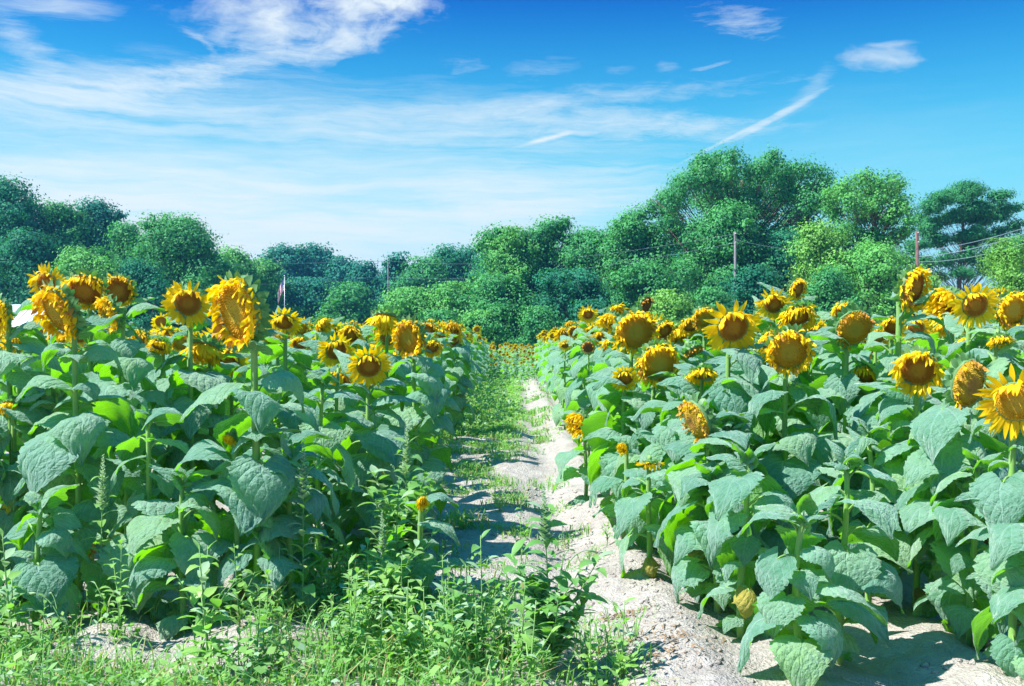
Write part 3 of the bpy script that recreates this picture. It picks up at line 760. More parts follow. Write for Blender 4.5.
def blades(n, x0, x1, y0, y1, hmin, hmax, wide):
    x = rg.uniform(x0, x1, n*4); y = y0*(y1/y0)**rg.rand(n*4)
    keep = rg.rand(n*4) < grass_density(x, y); x, y = x[keep][:n], y[keep][:n]; k = len(x)
    z = gh(x, y)-.01
    sc = np.maximum(1, y/9)
    h = rg.uniform(hmin, hmax, k)*(.6+.8*vnoise(x, y, .3)); a = rg.uniform(0, 6.283, k); w = wide*sc*rg.uniform(.6, 1.3, k); lean = rg.uniform(.2, 1.0, k)*h
    dx, dy = np.cos(a), np.sin(a); ex, ey = -dy, dx
    P0 = np.stack([x, y, z], 1); P1 = np.stack([x+dx*lean*.35, y+dy*lean*.35, z+h*.65], 1); P2 = np.stack([x+dx*lean, y+dy*lean, z+h*rg.uniform(.7, 1.0, k)], 1)
    E = np.stack([ex*w, ey*w, 0*w], 1)
    Q1 = np.stack([P0-E*.7, P0+E*.7, P1+E, P1-E], 1); Q2 = np.stack([P1-E, P1+E, P2+E*.12, P2-E*.12], 1)
    return np.concatenate([Q1, Q2])
def leaflets(n, x0, x1, y0, y1, hmax, size):
    x = rg.uniform(x0, x1, n*4); y = y0*(y1/y0)**rg.rand(n*4)
    keep = rg.rand(n*4) < grass_density(x, y)**1.2; x, y = x[keep][:n], y[keep][:n]; k = len(x)
    sc = np.maximum(1, y/9)
    z = gh(x, y)+rg.rand(k)**1.5*hmax*(.4+vnoise(x+3, y, .25)); a = rg.uniform(0, 6.283, k); L = size*sc*rg.uniform(.5, 1.4, k); W = L*rg.uniform(.22, .42, k)
    up = rg.uniform(-.5, .7, k)
    D = np.stack([np.cos(a)*np.cos(up), np.sin(a)*np.cos(up), np.sin(up)], 1); E = np.stack([-np.sin(a), np.cos(a), rg.uniform(-.5, .5, k)], 1)
    P = np.stack([x, y, z], 1)
    return np.stack([P, P+D*L[:, None]*.5+E*W[:, None], P+D*L[:, None], P+D*L[:, None]*.5-E*W[:, None]], 1)
Q = np.concatenate([blades(5200, -2.9, .7, 3.4, 5.4, .04, .20, .0030), blades(12000, -1.3, .55, 5.0, 16, .03, .10, .0036), blades(14000, -1.5, .9, 13, 45, .03, .13, .005)])
mi = (rg.rand(len(Q)//1) < .16).astype(int)
tag(link('grass', quads_mesh('grass', Q, [M['grass'], M['grass_dry']], mi)), 'short green grass in patches on the sandy path and along the field edge', 'grass', kind='stuff')
Q = np.concatenate([leaflets(5000, -2.9, .75, 3.4, 5.5, .15, .036), leaflets(15000, -1.3, .5, 5.0, 16, .06, .024), leaflets(14000, -1.5, .9, 13, 42, .10, .03)])
mi = (rg.rand(len(Q)) < .12).astype(int)
tag(link('ground_cover', quads_mesh('ground_cover', Q, [M['weed'], M['weed_pale']], mi)), 'low creeping weeds with tiny leaves covering the ground at the near left', 'ground cover', kind='stuff')

def weed_meshes(seed, H, style):
    """stem mesh, foliage mesh and maybe a seed spike"""
    rng = random.Random(seed); st = MB(); fo = MB(); sp = MB()
    def leaf(p, a, L, W, el, droop, mat=0):
        n = 5; P = np.zeros((n, 3, 3)); d = Vector((math.cos(a), math.sin(a), 0)); e = Vector((-d.y, d.x, 0)); q = Vector(p)
        wp = [.15, .8, 1, .62, .03]; tw = rng.uniform(-.4, .4)
        for i in range(n):
            an = el-droop*i/(n-1)
            for j, u in enumerate((-1, 0, 1)):
                v = q + (e*math.cos(tw)+Vector((0, 0, math.sin(tw))))*u*W*.5*wp[i] + Vector((0, 0, abs(u)*W*.12*wp[i]))
                P[i, j] = v
            q = q + (d*math.cos(an)+Vector((0, 0, math.sin(an))))*L/(n-1)
        fo.grid(P, None, mat)
    stems = [(Vector((0, 0, 0)), H, Vector((rng.uniform(-.08, .08), rng.uniform(-.08, .08), 1)))]
    if style != 'spike_thin':
        for k in range(rng.randint(3, 6) if style != 'spike' else 11):
            a = rng.uniform(0, 6.28); z0 = H*rng.uniform(.05, .45)
            stems.append((Vector((0, 0, z0)), H*rng.uniform(.3, .55), Vector((math.cos(a)*.75, math.sin(a)*.75, 1))))
    for (b0, h, d) in stems:
        d = d.normalized(); pts = [b0 + d*h*t + Vector((0, 0, .12*h*t*t)) for t in np.linspace(0, 1, 6)]
        st.tube(pts, [.0042-.0028*i/5 for i in range(6)], 5)
        nl = int(h/.014) if style == 'spike' else int(h/.021)
        a = rng.uniform(0, 6)
        for k in range(nl):
            t = (k+.5)/nl; p = b0 + d*h*t + Vector((0, 0, .12*h*t*t)); a += 2.4+rng.uniform(-.4, .4)
            L = (.105 if style == 'spike' else .085)*(1.1-.35*t)*rng.uniform(.7, 1.25)*(H/.55)**.5
            leaf(p, a, L, L*rng.uniform(.34, .5), R(rng.uniform(10, 55)), R(rng.uniform(20, 90)), 1 if rng.random() < .12 else 0)
        if style in ('spike', 'spike_thin') and h > H*.7:
            n = 90
            for k in range(n):
                t = .78+.34*k/n; p = b0 + d*h*t + Vector((0, 0, .12*h*t*t)); a = k*2.4; s = .024*(1.25-k/n)*(H/.6)
                dv = Vector((math.cos(a), math.sin(a), .7))*s
                e = Vector((-math.sin(a), math.cos(a), 0))*s*.5
                sp.add([tuple(p), tuple(p+dv*.6+e), tuple(p+dv*1.3), tuple(p+dv*.6-e)], [(0, 1, 2, 3)])
    return st.mesh('stem', M['stem'], True), fo.mesh('foliage', [M['weed'], M['weed_pale']]), (sp.mesh('seed_spike', M['weed_pale']) if sp.n else None)
def place_weed(ms, x, y, rz, sc, label, group=None, cat='weed'):
    r = link('weed_plant', None, None, (x, y, float(gh(x, y))-.008), (0, 0, rz), sc); tag(r, label, cat, group)
    for nm, me in zip(('stem', 'foliage', 'seed_spike'), ms):
        if me: link(nm, me, r)
    return r
def gx(px, Y): return (px-512)/FOC*Y
place_weed(weed_meshes(1, .60, 'spike'), gx(553, 4.0), 4.0, 0, 1, 'tall bushy pigweed with a pointed seed spike standing alone in the middle of the path', 'pigweeds')
place_weed(weed_meshes(2, .60, 'spike_thin'), gx(100, 4.55), 4.55, 1, 1, 'slender pigweed with a seed spike in front of the far left sunflowers', 'pigweeds')
place_weed(weed_meshes(3, .66, 'spike_thin'), gx(303, 4.5), 4.5, 2, 1, 'slender tall weed with spike rising before the dark leaves under the huge shaggy sunflower', 'pigweeds')
place_weed(weed_meshes(4, .52, 'bushy'), gx(392, 4.75), 4.75, 3, 1.15, 'bushy weed clump at the corner of the left field beside the path', 'bushy weeds')
place_weed(weed_meshes(5, .70, 'spike'), gx(405, 5.3), 5.3, 4, 1, 'tall weed with upright leafy tip against the left leaf wall beside the path', 'pigweeds')
place_weed(weed_meshes(6, .30, 'bushy'), gx(470, 4.05), 4.05, 5, 1, 'bushy weed at the bottom centre left of the lone pigweed', 'bushy weeds')
place_weed(weed_meshes(7, .36, 'bushy'), gx(520, 3.85), 3.85, 1.5, 1, 'low bushy weed at bottom centre touching the foot of the lone pigweed', 'bushy weeds')
place_weed(weed_meshes(8, .32, 'bushy'), gx(425, 3.95), 3.95, 2.5, 1, 'bushy weed with bright leaves at the bottom edge below the left field corner', 'bushy weeds')
place_weed(weed_meshes(9, .34, 'bushy'), gx(590, 3.85), 3.85, .5, .8, 'small weed on bare sand right of the lone pigweed foot', 'bushy weeds')
place_weed(weed_meshes(10, .38, 'bushy'), gx(120, 4.3), 4.3, .9, 1, 'broad leaved weed at the foot of the slender left pigweed', 'bushy weeds')
for i, (px, y, H, rz) in enumerate(((370, 4.5, .36, 1), (440, 4.35, .22, 2), (475, 4.3, .18, 3), (350, 4.2, .33, 4), (400, 4.25, .40, 5), (505, 4.1, .24, 6), (335, 3.95, .28, 7), (450, 3.85, .30, 8), (240, 4.35, .32, 9), (265, 4.15, .26, 2.2))):
    lab = ('weed with bright leaves close to the left field corner', 'weed clump facing the shadow stripes left of the path', 'sparse weed tuft between path shade and the lone pigweed', 'weed clump below the slender tall weed with spike', 'thick bright weed in the middle of the near weed carpet',
           'bright weed just left of the lone pigweed', 'short weed at the bottom edge left of centre', 'short weed at the bottom edge straight below the path', 'weed between the arching grass stalks and the slender tall weed', 'small weed right of the arching grass stalks')[i]
    place_weed(weed_meshes(60+i, H, 'bushy'), gx(px, y), y, rz, 1.05, lab, 'bushy weeds')
for i, (px, y, H, rz) in enumerate(((385, 4.5, .46, 1), (462, 4.05, .32, 3), (405, 4.0, .34, 4), (350, 4.1, .32, 6))):
    lab = ('tall leafy weed leaning on the left field corner', 'leafy weed nearest the sand left of the lone pigweed', 'leafy weed at the heart of the near weed carpet', 'leafy weed left of the near clump below the broad dark leaves')[i]
    place_weed(weed_meshes(80+i, H, 'spike' if i == 0 else 'bushy'), gx(px, y), y, rz, 1, lab, 'tall leafy weeds')
BUSH = [weed_meshes(20+k, h, 'bushy') for k, h in enumerate((.22, .30, .38, .24, .16, .33))]
rw = random.Random(77)
for i in range(70):
    for tr in range(40):
        y = rw.uniform(3.7, 5.2); x = rw.uniform(-2.7, .45)
        if rw.random() < float(grass_density(x, y)) and x/y > -.56: break
    place_weed(rw.choice(BUSH), x, y, rw.uniform(0, 6), rw.choice((.6, .8, 1.0, 1.25)), 'low leafy weed in the dense weedy carpet at the near left', 'low weeds carpeting the near left ground')
for i, (px, y, lab) in enumerate(((607, 6.3, 'low spreading weed on bare sand close to the right leaf wall'), (500, 7.6, 'small weed in the shadow stripes on the left of the path'), (520, 6.2, 'sprig of weed on the pale middle of the path beyond the lone pigweed'))):
    place_weed(BUSH[i], gx(px, y), y, i, .75, lab, 'weeds on the path')

# arching grass stalks with seed heads at the near left
def stalk(x, y, H, a, label):
    rng = random.Random(int(x*100)); r = link('seeding_grass', None, None, (x, y, float(gh(x, y))-.005)); tag(r, label, 'grass stalk', 'seeding grass stalks')
    for k in range(3):
        b = MB(); aa = a+rng.uniform(-.5, .5); h = H*rng.uniform(.7, 1); d = Vector((math.cos(aa), math.sin(aa), 0))
        pts = [d*(h*.7*t*t)+Vector((k*.01, 0, h*(t-.32*t**3))) for t in np.linspace(0, 1, 9)]
        b.tube(pts, [.0035-.002*i/8 for i in range(9)], 4); s = link('stalk', b.mesh('stalk', M['grass']), r)
        b = MB(); p = pts[-1]; q = p+(pts[-1]-pts[-2])*2.0-Vector((0, 0, .03)); b.tube([p, p.lerp(q, .3), p.lerp(q, .7), q], [.003, .008, .007, .002], 5); link('seed_head', b.mesh('seed_head', M['weed_pale']), s)
for (px, y, H, a, lab) in ((205, 4.35, .42, .3, 'arching grass stalks with pale seed heads right of the slender left pigweed'), (150, 4.6, .38, .1, 'thin seeding grass leaning right against the dark leaf at left'), (60, 4.2, .30, 2.6, 'seeding grass bending left at the near left corner'), (560, 5.6, .25, 1, 'thin grass stalks on the path behind the lone pigweed'), (330, 4.15, .34, .6, 'seeding grass in the weeds left of bottom centre')):
    stalk(gx(px, y), y, H, a, lab)

# dead leaf bits, clods: uncountable
n = 900; x = np.concatenate([rg.normal(.50, .10, 180), rg.normal(.62, .12, 320), rg.uniform(-2.6, 2.6, 400)]); y = np.concatenate([rg.normal(4.75, .03, 180), rg.normal(4.12, .16, 320), rg.uniform(3.6, 9, 400)])
a = rg.uniform(0, 6.28, n); L = rg.uniform(.012, .045, n); W = L*rg.uniform(.05, .2, n); up = rg.uniform(-.3, .6, n)
D = np.stack([np.cos(a)*np.cos(up), np.sin(a)*np.cos(up), np.sin(up)], 1)*L[:, None]; E = np.stack([-np.sin(a), np.cos(a), rg.uniform(-.6, .6, n)], 1)*W[:, None]
P = np.stack([x, y, gh(x, y)+.010], 1)
M['litter'] = leafy('dry_litter', (.14, .085, .05), (.33, .23, .14), (.3, .2, .08), .1, .8, .1, 0, nscale=8)
tag(link('plant_litter', quads_mesh('plant_litter', np.stack([P, P+D*.5+E, P+D, P+D*.5-E], 1), M['litter'])), 'brown scraps of dead petals and leaves lying on the sand', 'plant litter', kind='stuff')
b = MB(); rc = random.Random(4)
for i in range(900):
    y = 3.6*(9/3.6)**rc.random(); x = rc.gauss(.45, .3) if i % 2 else rc.uniform(-2.5, 2.6); s = rc.uniform(.006, .022)*(1.6 if rc.random() < .1 else 1)
    V = [(x+s*rc.uniform(.7, 1.2)*vx, y+s*rc.uniform(.7, 1.2)*vy, float(gh(x, y))+s*rc.uniform(.5, .8)*vz) for vx, vy, vz in ((1, 0, 0), (0, 1, 0), (-1, 0, 0), (0, -1, 0), (.2, .1, 1), (0, 0, -1))]
    b.add(V, [(0, 1, 4), (1, 2, 4), (2, 3, 4), (3, 0, 4), (1, 0, 5), (2, 1, 5), (3, 2, 5), (0, 3, 5)])
tag(link('soil_clods', b.mesh('soil_clods', m)), 'small crumbs and clods of dry sandy soil scattered on the path', 'soil clods', kind='stuff')
# ------------------------------------------------------------------ trees
M['bark'] = simple('bark', (.16, .12, .09), .9, .1, .35, 6, bump=.6)
M['bark_pale'] = simple('bark_pale', (.28, .25, .22), .9, .1, .3, 6, bump=.5)
def foliage(name, c1, c2, tr): return leafy(name, c1, c2, tr, .20, .65, .15, .1, nscale=.55, vary=.1)
M['f_mid'] = foliage('foliage_mid', (.012, .150, .060), (.105, .370, .095), (.14, .65, .05))
M['f_light'] = foliage('foliage_light', (.035, .220, .055), (.175, .450, .09), (.24, .8, .06))
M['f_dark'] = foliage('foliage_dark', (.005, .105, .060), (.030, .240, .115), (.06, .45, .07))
M['f_blue'] = foliage('foliage_bluish', (.006, .120, .085), (.030, .240, .150), (.06, .42, .12))  # blue of distant haze mixed into the foliage colour
M['f_pine'] = foliage('foliage_pine', (.008, .120, .045), (.060, .280, .085), (.06, .42, .05))
M['f_yellow'] = foliage('foliage_yellowgreen', (.08, .28, .05), (.25, .47, .09), (.4, .9, .06))

def tree_meshes(seed, H, Rad, style, leafmat, npx, lsize, given=None):
    """trunk (with limbs) and crown of one tree, in metres"""
    rng = random.Random(seed); rs = np.random.RandomState(seed)
    tb = MB(); tips = []
    base = {'round': .12, 'open': .22, 'full': .02, 'bush': .0, 'pine': .34, 'oval': .06, 'willow': .05}[style]
    nl = {'round': 46, 'open': 40, 'full': 60, 'bush': 26, 'pine': 34, 'oval': 46, 'willow': 30}[style]
    tr = max(.07, H*.018)
    pts = [Vector((H*.02*math.sin(t*4+seed), H*.02*math.cos(t*3+seed), -.1 + H*.86*t)) for t in np.linspace(0, 1, 9)]
    tb.tube(pts, [tr*(1.25-.95*i/8) for i in range(9)], 8)
    lobes = []
    for k in range(nl if given is None else len(given)):
        for _ in range(30):
            t = (k+rng.random())/nl
            a = rng.uniform(0, 6.283)
            zrel = base + (1-base)*t
            if style in ('round', 'open'): w = math.sin(math.pi*min(1, (zrel-base)/(1-base)*.86+.10))**.6
            elif style == 'full': w = (1-max(0, zrel-.35)/.65)**.55 if zrel > .35 else .95
            elif style == 'oval': w = math.sin(math.pi*min(1, zrel*.80+.17))**.8
            elif style == 'pine': w = math.sin(math.pi*min(1, (zrel-base)/(1-base)*.72+.22))**.9
            elif style == 'willow': w = math.sin(math.pi*min(1, zrel*.75+.2))**.7
            else: w = math.sqrt(max(.05, 1-zrel**2))
            rr = Rad*w*rng.uniform(.62, 1.1)
            break
        lr = {'round': .22, 'open': .19, 'full': .22, 'bush': .28, 'pine': .22, 'oval': .25, 'willow': .30}[style]*Rad*rng.uniform(.7, 1.25)
        lr = min(lr, H*.16) if style != 'bush' else lr
        rr *= 1+.22*math.sin(2*a+seed)+.15*math.sin(3*a+seed*1.7)
        if rng.random() < .16: rr *= 1.18; lr *= .55; zrel = min(1.04, zrel+.05)
        c = Vector((math.cos(a)*rr*.86, math.sin(a)*rr*.86, min(H*zrel, H-lr*.72)))
        if given is not None: c, lr = Vector(given[k][:3]), given[k][3]; rr = math.hypot(c.x, c.y)
        lobes.append((c, lr))
        zt = max(.15*H*rng.random(), c.z - rr*.8 - .08*H); zt = min(max(zt, H*.05), H*.8)
        p0 = pts[0].lerp(pts[-1], zt/(H*.86))
        mid = p0.lerp(c, .5) + Vector((0, 0, -.05*rr))
        r0 = tr*(.42 if style != 'pine' else .16)*(1-zt/H*.7)
        tb.tube([p0, mid, c], [r0, r0*.6, r0*.2], 5)
        for j in range(3 if style != 'pine' else 0):
            e = c + Vector((rng.gauss(0, 1), rng.gauss(0, 1), rng.gauss(.2, .8)))*lr*.55
            tb.tube([mid.lerp(c, .4+.2*j), e], [r0*.35, r0*.12], 4)
    if style not in ('open', 'pine') and given is None:     # shaded inner mass round the trunk
        for k in range(9):
            zz = H*(base+.08+(.80-base)*(k+.5)/9); aa = rng.uniform(0, 6.28); q = Rad*.30*rng.random()
            lobes.append((Vector((math.cos(aa)*q, math.sin(aa)*q, zz)), min(Rad*.42, H*.2)))
    # foliage: clumps on the lobes, leaves in the clumps
    Cs = []; 
    tot = sum(l[1]**2 for l in lobes)
    nclump = max(60, int(npx/6.5))
    for c, lr in lobes:
        k = max(3, int(nclump*lr*lr/tot))
        d = rs.normal(size=(k, 3)); d[:, 2] += .35; d /= np.linalg.norm(d, axis=1)[:, None]
        rad = lr*(.55+.62*rs.rand(k)+.28*rs.rand(k)**5)
        P = np.array(c) + d*rad[:, None]*np.array([1, 1, {'pine': .42}.get(style, .66)])
        Cs.append(np.concatenate([P, d], 1))
    Cs = np.concatenate(Cs)
    per = 20 if style != 'open' else 18
    sp = lsize*{'pine': 1.7, 'open': 1.9}.get(style, 1.95)
    k = len(Cs)
    keepc = rs.rand(k) > {'open': .30, 'pine': .12}.get(style, .10)
    Cs = Cs[keepc]; k = len(Cs)
    ctr = np.repeat(Cs[:, :3], per, 0); dd = np.repeat(Cs[:, 3:], per, 0); n = len(ctr)
    if style == 'willow': off = rs.normal(size=(n, 3))*np.array([sp*.6, sp*.6, sp*1.8])
    elif style == 'pine': off = rs.normal(size=(n, 3))*np.array([sp, sp, sp*.55])
    else: off = rs.normal(size=(n, 3))*np.array([sp, sp, sp*.75])*np.repeat(rs.uniform(.6, 1.5, k), per)[:, None]
    p = ctr+off
    p[:, 2] = np.clip(p[:, 2], .05, H*1.03)
    nrm = off/(sp*1.7)*.8 + dd*.6 + rs.normal(size=(n, 3))*.28 + np.array([0, 0, .30]); nrm /= np.linalg.norm(nrm, axis=1)[:, None]
    t = rs.normal(size=(n, 3))
    if style == 'willow': t[:, 2] -= 2.5
    t -= nrm*np.sum(t*nrm, 1)[:, None]; t /= np.linalg.norm(t, axis=1)[:, None]; u = np.cross(nrm, t)
    L = lsize*rs.uniform(.6, 1.35, n); W = L*{'pine': .22, 'willow': .25}.get(style, .48)
    if style == 'pine': L = L*1.5
    L = L[:, None]; W = W[:, None]
    Q = np.stack([p-t*L*.5, p+u*W+nrm*W*.3, p+t*L*.5, p-u*W+nrm*W*.3], 1)
    # coarse inner leaves close the heart of each lobe
    if style not in ('open', 'pine'):
        inn = []
        for c, lr in lobes:
            m_ = 44; q = np.array(c)+rs.normal(size=(m_, 3))*lr*np.array([.32, .32, .2])
            inn.append(q)
        q = np.concatenate(inn); q[:, 2] = np.clip(q[:, 2], .1, H*.94); m_ = len(q)
        a = rs.normal(size=(m_, 3)); a /= np.linalg.norm(a, axis=1)[:, None]; bvec = rs.normal(size=(m_, 3)); bvec -= a*np.sum(a*bvec, 1)[:, None]; bvec /= np.linalg.norm(bvec, axis=1)[:, None]
        s = lsize*1.6
        Q = np.concatenate([Q, np.stack([q-a*s, q+bvec*s*.6, q+a*s, q-bvec*s*.6], 1)])
    return tb.mesh('trunk', M['bark']), quads_mesh('crown', Q, M[leafmat])

TCOUNT = 0
def tree(px, top, wpx, Y, style, leafmat, label, cat='tree', group=None, name='broadleaf_tree', dens=1.0, ls=2.2, lobes=None):
    global TCOUNT
    TCOUNT += 1
    H = CAMH + (343-top)/FOC*Y; Rad = wpx/2/FOC*Y
    area = wpx*(355-max(top, 100))
    given = None
    if lobes:
        rl = random.Random(TCOUNT); given = []
        for (lx, ly, lr) in lobes:
            for sgn in (-1, 1):      # the crown has a near and a far side
                r_ = lr/FOC*Y; dep = sgn*rl.uniform(.15, .6)*Rad*.8
                for q_ in range(2):
                    t_ = rl.uniform(0, 6.28); given.append(((lx-px)/FOC*Y+math.cos(t_)*r_*.75, dep*1.1+rl.uniform(-.5, .5)*r_, CAMH+(343-ly)/FOC*Y+math.sin(t_)*r_*.55, r_*rl.uniform(.34, .5)))
                r_ *= .66
                given.append(((lx-px)/FOC*Y+(0 if sgn < 0 else rl.uniform(-.5, .5)*r_), dep, CAMH+(343-ly)/FOC*Y-(0 if sgn < 0 else rl.uniform(0, .6)*r_), r_))
    elif style in ('full', 'oval'): Rad *= 1.22
    tm, cm = tree_meshes(900+TCOUNT, H, Rad, style, leafmat, area*dens, ls/FOC*Y, given)
    r = link(name, None, None, (gx(px, Y), Y, 0)); tag(r, label, cat, group)
    link('trunk', tm, r); link('crown', cm, r)
    return r
T = tree
# left wood, nearest to farthest
T(0, 181, 110, 78, 'full', 'f_dark', 'tall dark tree at the left edge of the photo, highest of the left wood', dens=1.2)
T(58, 205, 90, 80, 'full', 'f_mid', 'rounded green tree second from the left edge in the left wood')
T(98, 203, 86, 84, 'full', 'f_blue', 'bluish rounded tree in the left wood over the far left flower cluster')
T(172, 217, 120, 72, 'full', 'f_mid', 'broad green tree with the highest crown above the open round sunflower head', dens=1.2)
T(126, 226, 70, 76, 'full', 'f_mid', 'tree filling the dip between two higher crowns of the left wood')
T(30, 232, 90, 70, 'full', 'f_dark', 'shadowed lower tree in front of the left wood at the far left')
T(86, 250, 66, 66, 'oval', 'f_light', 'sunlit lighter green tree in front of the left wood')
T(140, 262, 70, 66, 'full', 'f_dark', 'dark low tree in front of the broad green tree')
T(232, 249, 56, 96, 'oval', 'f_light', 'small pale green tree at the right slope end of the left wood')
T(205, 262, 60, 84, 'full', 'f_mid', 'low tree at the right foot of the broad green tree')
T(262, 262, 60, 100, 'full', 'f_light', 'low light green tree right above the flag')
T(290, 247, 56, 140, 'round', 'f_blue', 'distant bluish tree with twin rounded tops')
T(316, 247, 50, 144, 'round', 'f_blue', 'distant bluish tree just right of the twin topped one')
T(342, 259, 48, 140, 'full', 'f_blue', 'distant hazy tree left of the lowest dip of the skyline')
T(365, 264, 40, 130, 'full', 'f_blue', 'narrow distant tree at the lowest dip of the skyline')
T(310, 280, 90, 105, 'full', 'f_blue', 'shadowed bluish tree under the distant twin tops')
T(352, 284, 60, 98, 'full', 'f_mid', 'mid green tree standing left of the thin grey pole')
T(398, 256, 34, 118, 'oval', 'f_blue', 'slim bluish tree beside the thin grey pole')
T(424, 259, 56, 112, 'full', 'f_mid', 'rounded green tree right of the slim bluish one')
T(455, 248, 74, 116, 'round', 'f_dark', 'dark flat topped tree behind the middle of the wood')
T(492, 250, 56, 106, 'full', 'f_dark', 'dark tree between the flat topped one and the bright central trees')
T(412, 290, 86, 76, 'full', 'f_light', 'bright green low tree left of the central trees')
T(455, 284, 70, 72, 'full', 'f_light', 'bright green low tree second left of the central trees')
# central mass
T(508, 230, 76, 74, 'round', 'f_light', 'airy light green tree, left crown of the central trees', dens=.9)
T(553, 215, 104, 76, 'round', 'f_mid', 'tallest airy tree of the central group with open feathery top', lobes=[(488,242,13),(505,240,14),(525,242,15),(545,230,14),(560,230,12),(575,240,13),(590,242,13),(520,258,20),(550,255,22),(580,260,20),(500,262,18),(540,285,26),(575,290,24),(505,290,22),(600,262,16)])
T(594, 231, 80, 74, 'full', 'f_mid', 'green tree immediately right of the tallest central tree')
T(634, 207, 78, 72, 'oval', 'f_mid', 'pointed green tree with draping foliage left of the giant tree', lobes=[(634,219,10),(620,230,12),(647,232,12),(635,240,16),(655,246,12),(612,250,14),(640,262,20),(660,266,14),(618,275,18),(645,290,20)])
T(500, 276, 90, 66, 'full', 'f_mid', 'low leafy tree at the front of the central group')
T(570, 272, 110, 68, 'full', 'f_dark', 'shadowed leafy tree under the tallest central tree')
T(650, 262, 80, 64, 'full', 'f_mid', 'vine covered low tree below the pointed tree')
T(480, 312, 50, 62, 'bush', 'f_light', 'rounded bush at the field end left of the path vanishing point', 'bush', name='shrub')
T(540, 308, 56, 60, 'bush', 'f_mid', 'rounded bush at the field end straight above the path', 'bush', name='shrub')
T(590, 302, 60, 60, 'bush', 'f_dark', 'dark bush at the field end right of the path', 'bush', name='shrub')
T(440, 312, 50, 62, 'bush', 'f_mid', 'green bush at the field end behind the left row heads', 'bush', name='shrub')
T(672, 292, 66, 58, 'bush', 'f_yellow', 'yellowish green vine covered bush left of the wooden pole', 'bush', name='shrub')
T(712, 290, 56, 57, 'bush', 'f_mid', 'green bush directly left of the wooden pole foot', 'bush', name='shrub')
# giant tree: spreading crown above, dense below
T(745, 150, 176, 70, 'open', 'f_mid', 'giant spreading tree, tallest of all, behind the wooden pole', dens=1.1, lobes=[(664,205,16),(680,190,18),(672,222,16),(695,175,16),(711,164,14),(705,190,20),(725,172,18),(742,180,18),(760,170,15),(778,172,16),(798,178,17),(812,192,17),(818,206,13),(800,205,20),(775,198,22),(745,205,24),(720,215,24),(690,235,22),(730,245,28),(770,240,28),(805,230,20),(710,270,26),(750,275,30),(790,262,24)])
T(726, 205, 96, 66, 'full', 'f_mid', 'dense green tree in front of the giant tree, left of the pole')
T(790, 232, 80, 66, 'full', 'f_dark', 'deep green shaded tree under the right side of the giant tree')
T(756, 268, 90, 60, 'bush', 'f_dark', 'dark bush behind the wooden pole', 'bush', name='shrub')
T(872, 173, 84, 60, 'open', 'f_light', 'tall airy light green tree between the giant tree and the pine', dens=.95, lobes=[(838,192,11),(856,183,12),(876,184,12),(892,190,12),(903,202,10),(845,210,13),(866,207,15),(888,215,14),(902,232,12),(850,232,16),(875,240,16),(835,240,12),(815,240,14),(803,250,11),(822,262,16),(860,262,18),(890,262,16)])
T(822, 222, 62, 58, 'round', 'f_yellow', 'low yellow green tree leaning left of the airy light tree', dens=.9)
T(868, 246, 110, 56, 'full', 'f_light', 'leafy light green undergrowth tree below the airy one')
T(830, 270, 70, 54, 'bush', 'f_mid', 'green bush below the yellow green tree', 'bush', name='shrub')
T(916, 268, 54, 58, 'bush', 'f_yellow', 'yellow green bush at the foot of the reddish pole', 'bush', name='shrub')
T(962, 183, 96, 74, 'pine', 'f_pine', 'dark pine with layered flat topped crown at the right', name='pine_tree', dens=1.1, lobes=[(925,212,10),(938,202,12),(952,194,12),(970,193,12),(988,199,12),(1003,211,10),(930,228,11),(948,218,13),(968,212,14),(988,218,12),(1005,228,9),(940,240,10),(962,236,12),(985,240,11),(955,258,9),(978,258,9),(935,262,9),(950,273,9),(975,272,10),(997,258,9),(1005,243,8),(920,246,8)])
T(1022, 236, 40, 82, 'pine', 'f_pine', 'dark conifer at the right edge behind the wires', name='pine_tree')
T(985, 290, 70, 60, 'bush', 'f_mid', 'green bush under the pine', 'bush', name='shrub')
T(1010, 243, 72, 38, 'willow', 'f_yellow', 'pale yellow green bushy tree with hanging shoots at the right edge', name='willow_tree')
# a second line of wood closes the gaps
for i, (px, top, w, Y) in enumerate(((20, 225, 120, 112), (120, 240, 110, 112), (200, 252, 90, 120), (250, 270, 90, 150), (330, 272, 100, 165), (390, 276, 90, 160), (440, 272, 90, 150), (520, 258, 100, 110), (600, 250, 110, 105), (690, 240, 100, 105), (780, 250, 110, 100), (850, 262, 100, 100))):
    T(px, top, w, Y, 'full', 'f_dark' if Y < 130 else 'f_blue', 'dim tree in the second line of wood, seen only through gaps between nearer crowns', group='trees in the second line of wood')

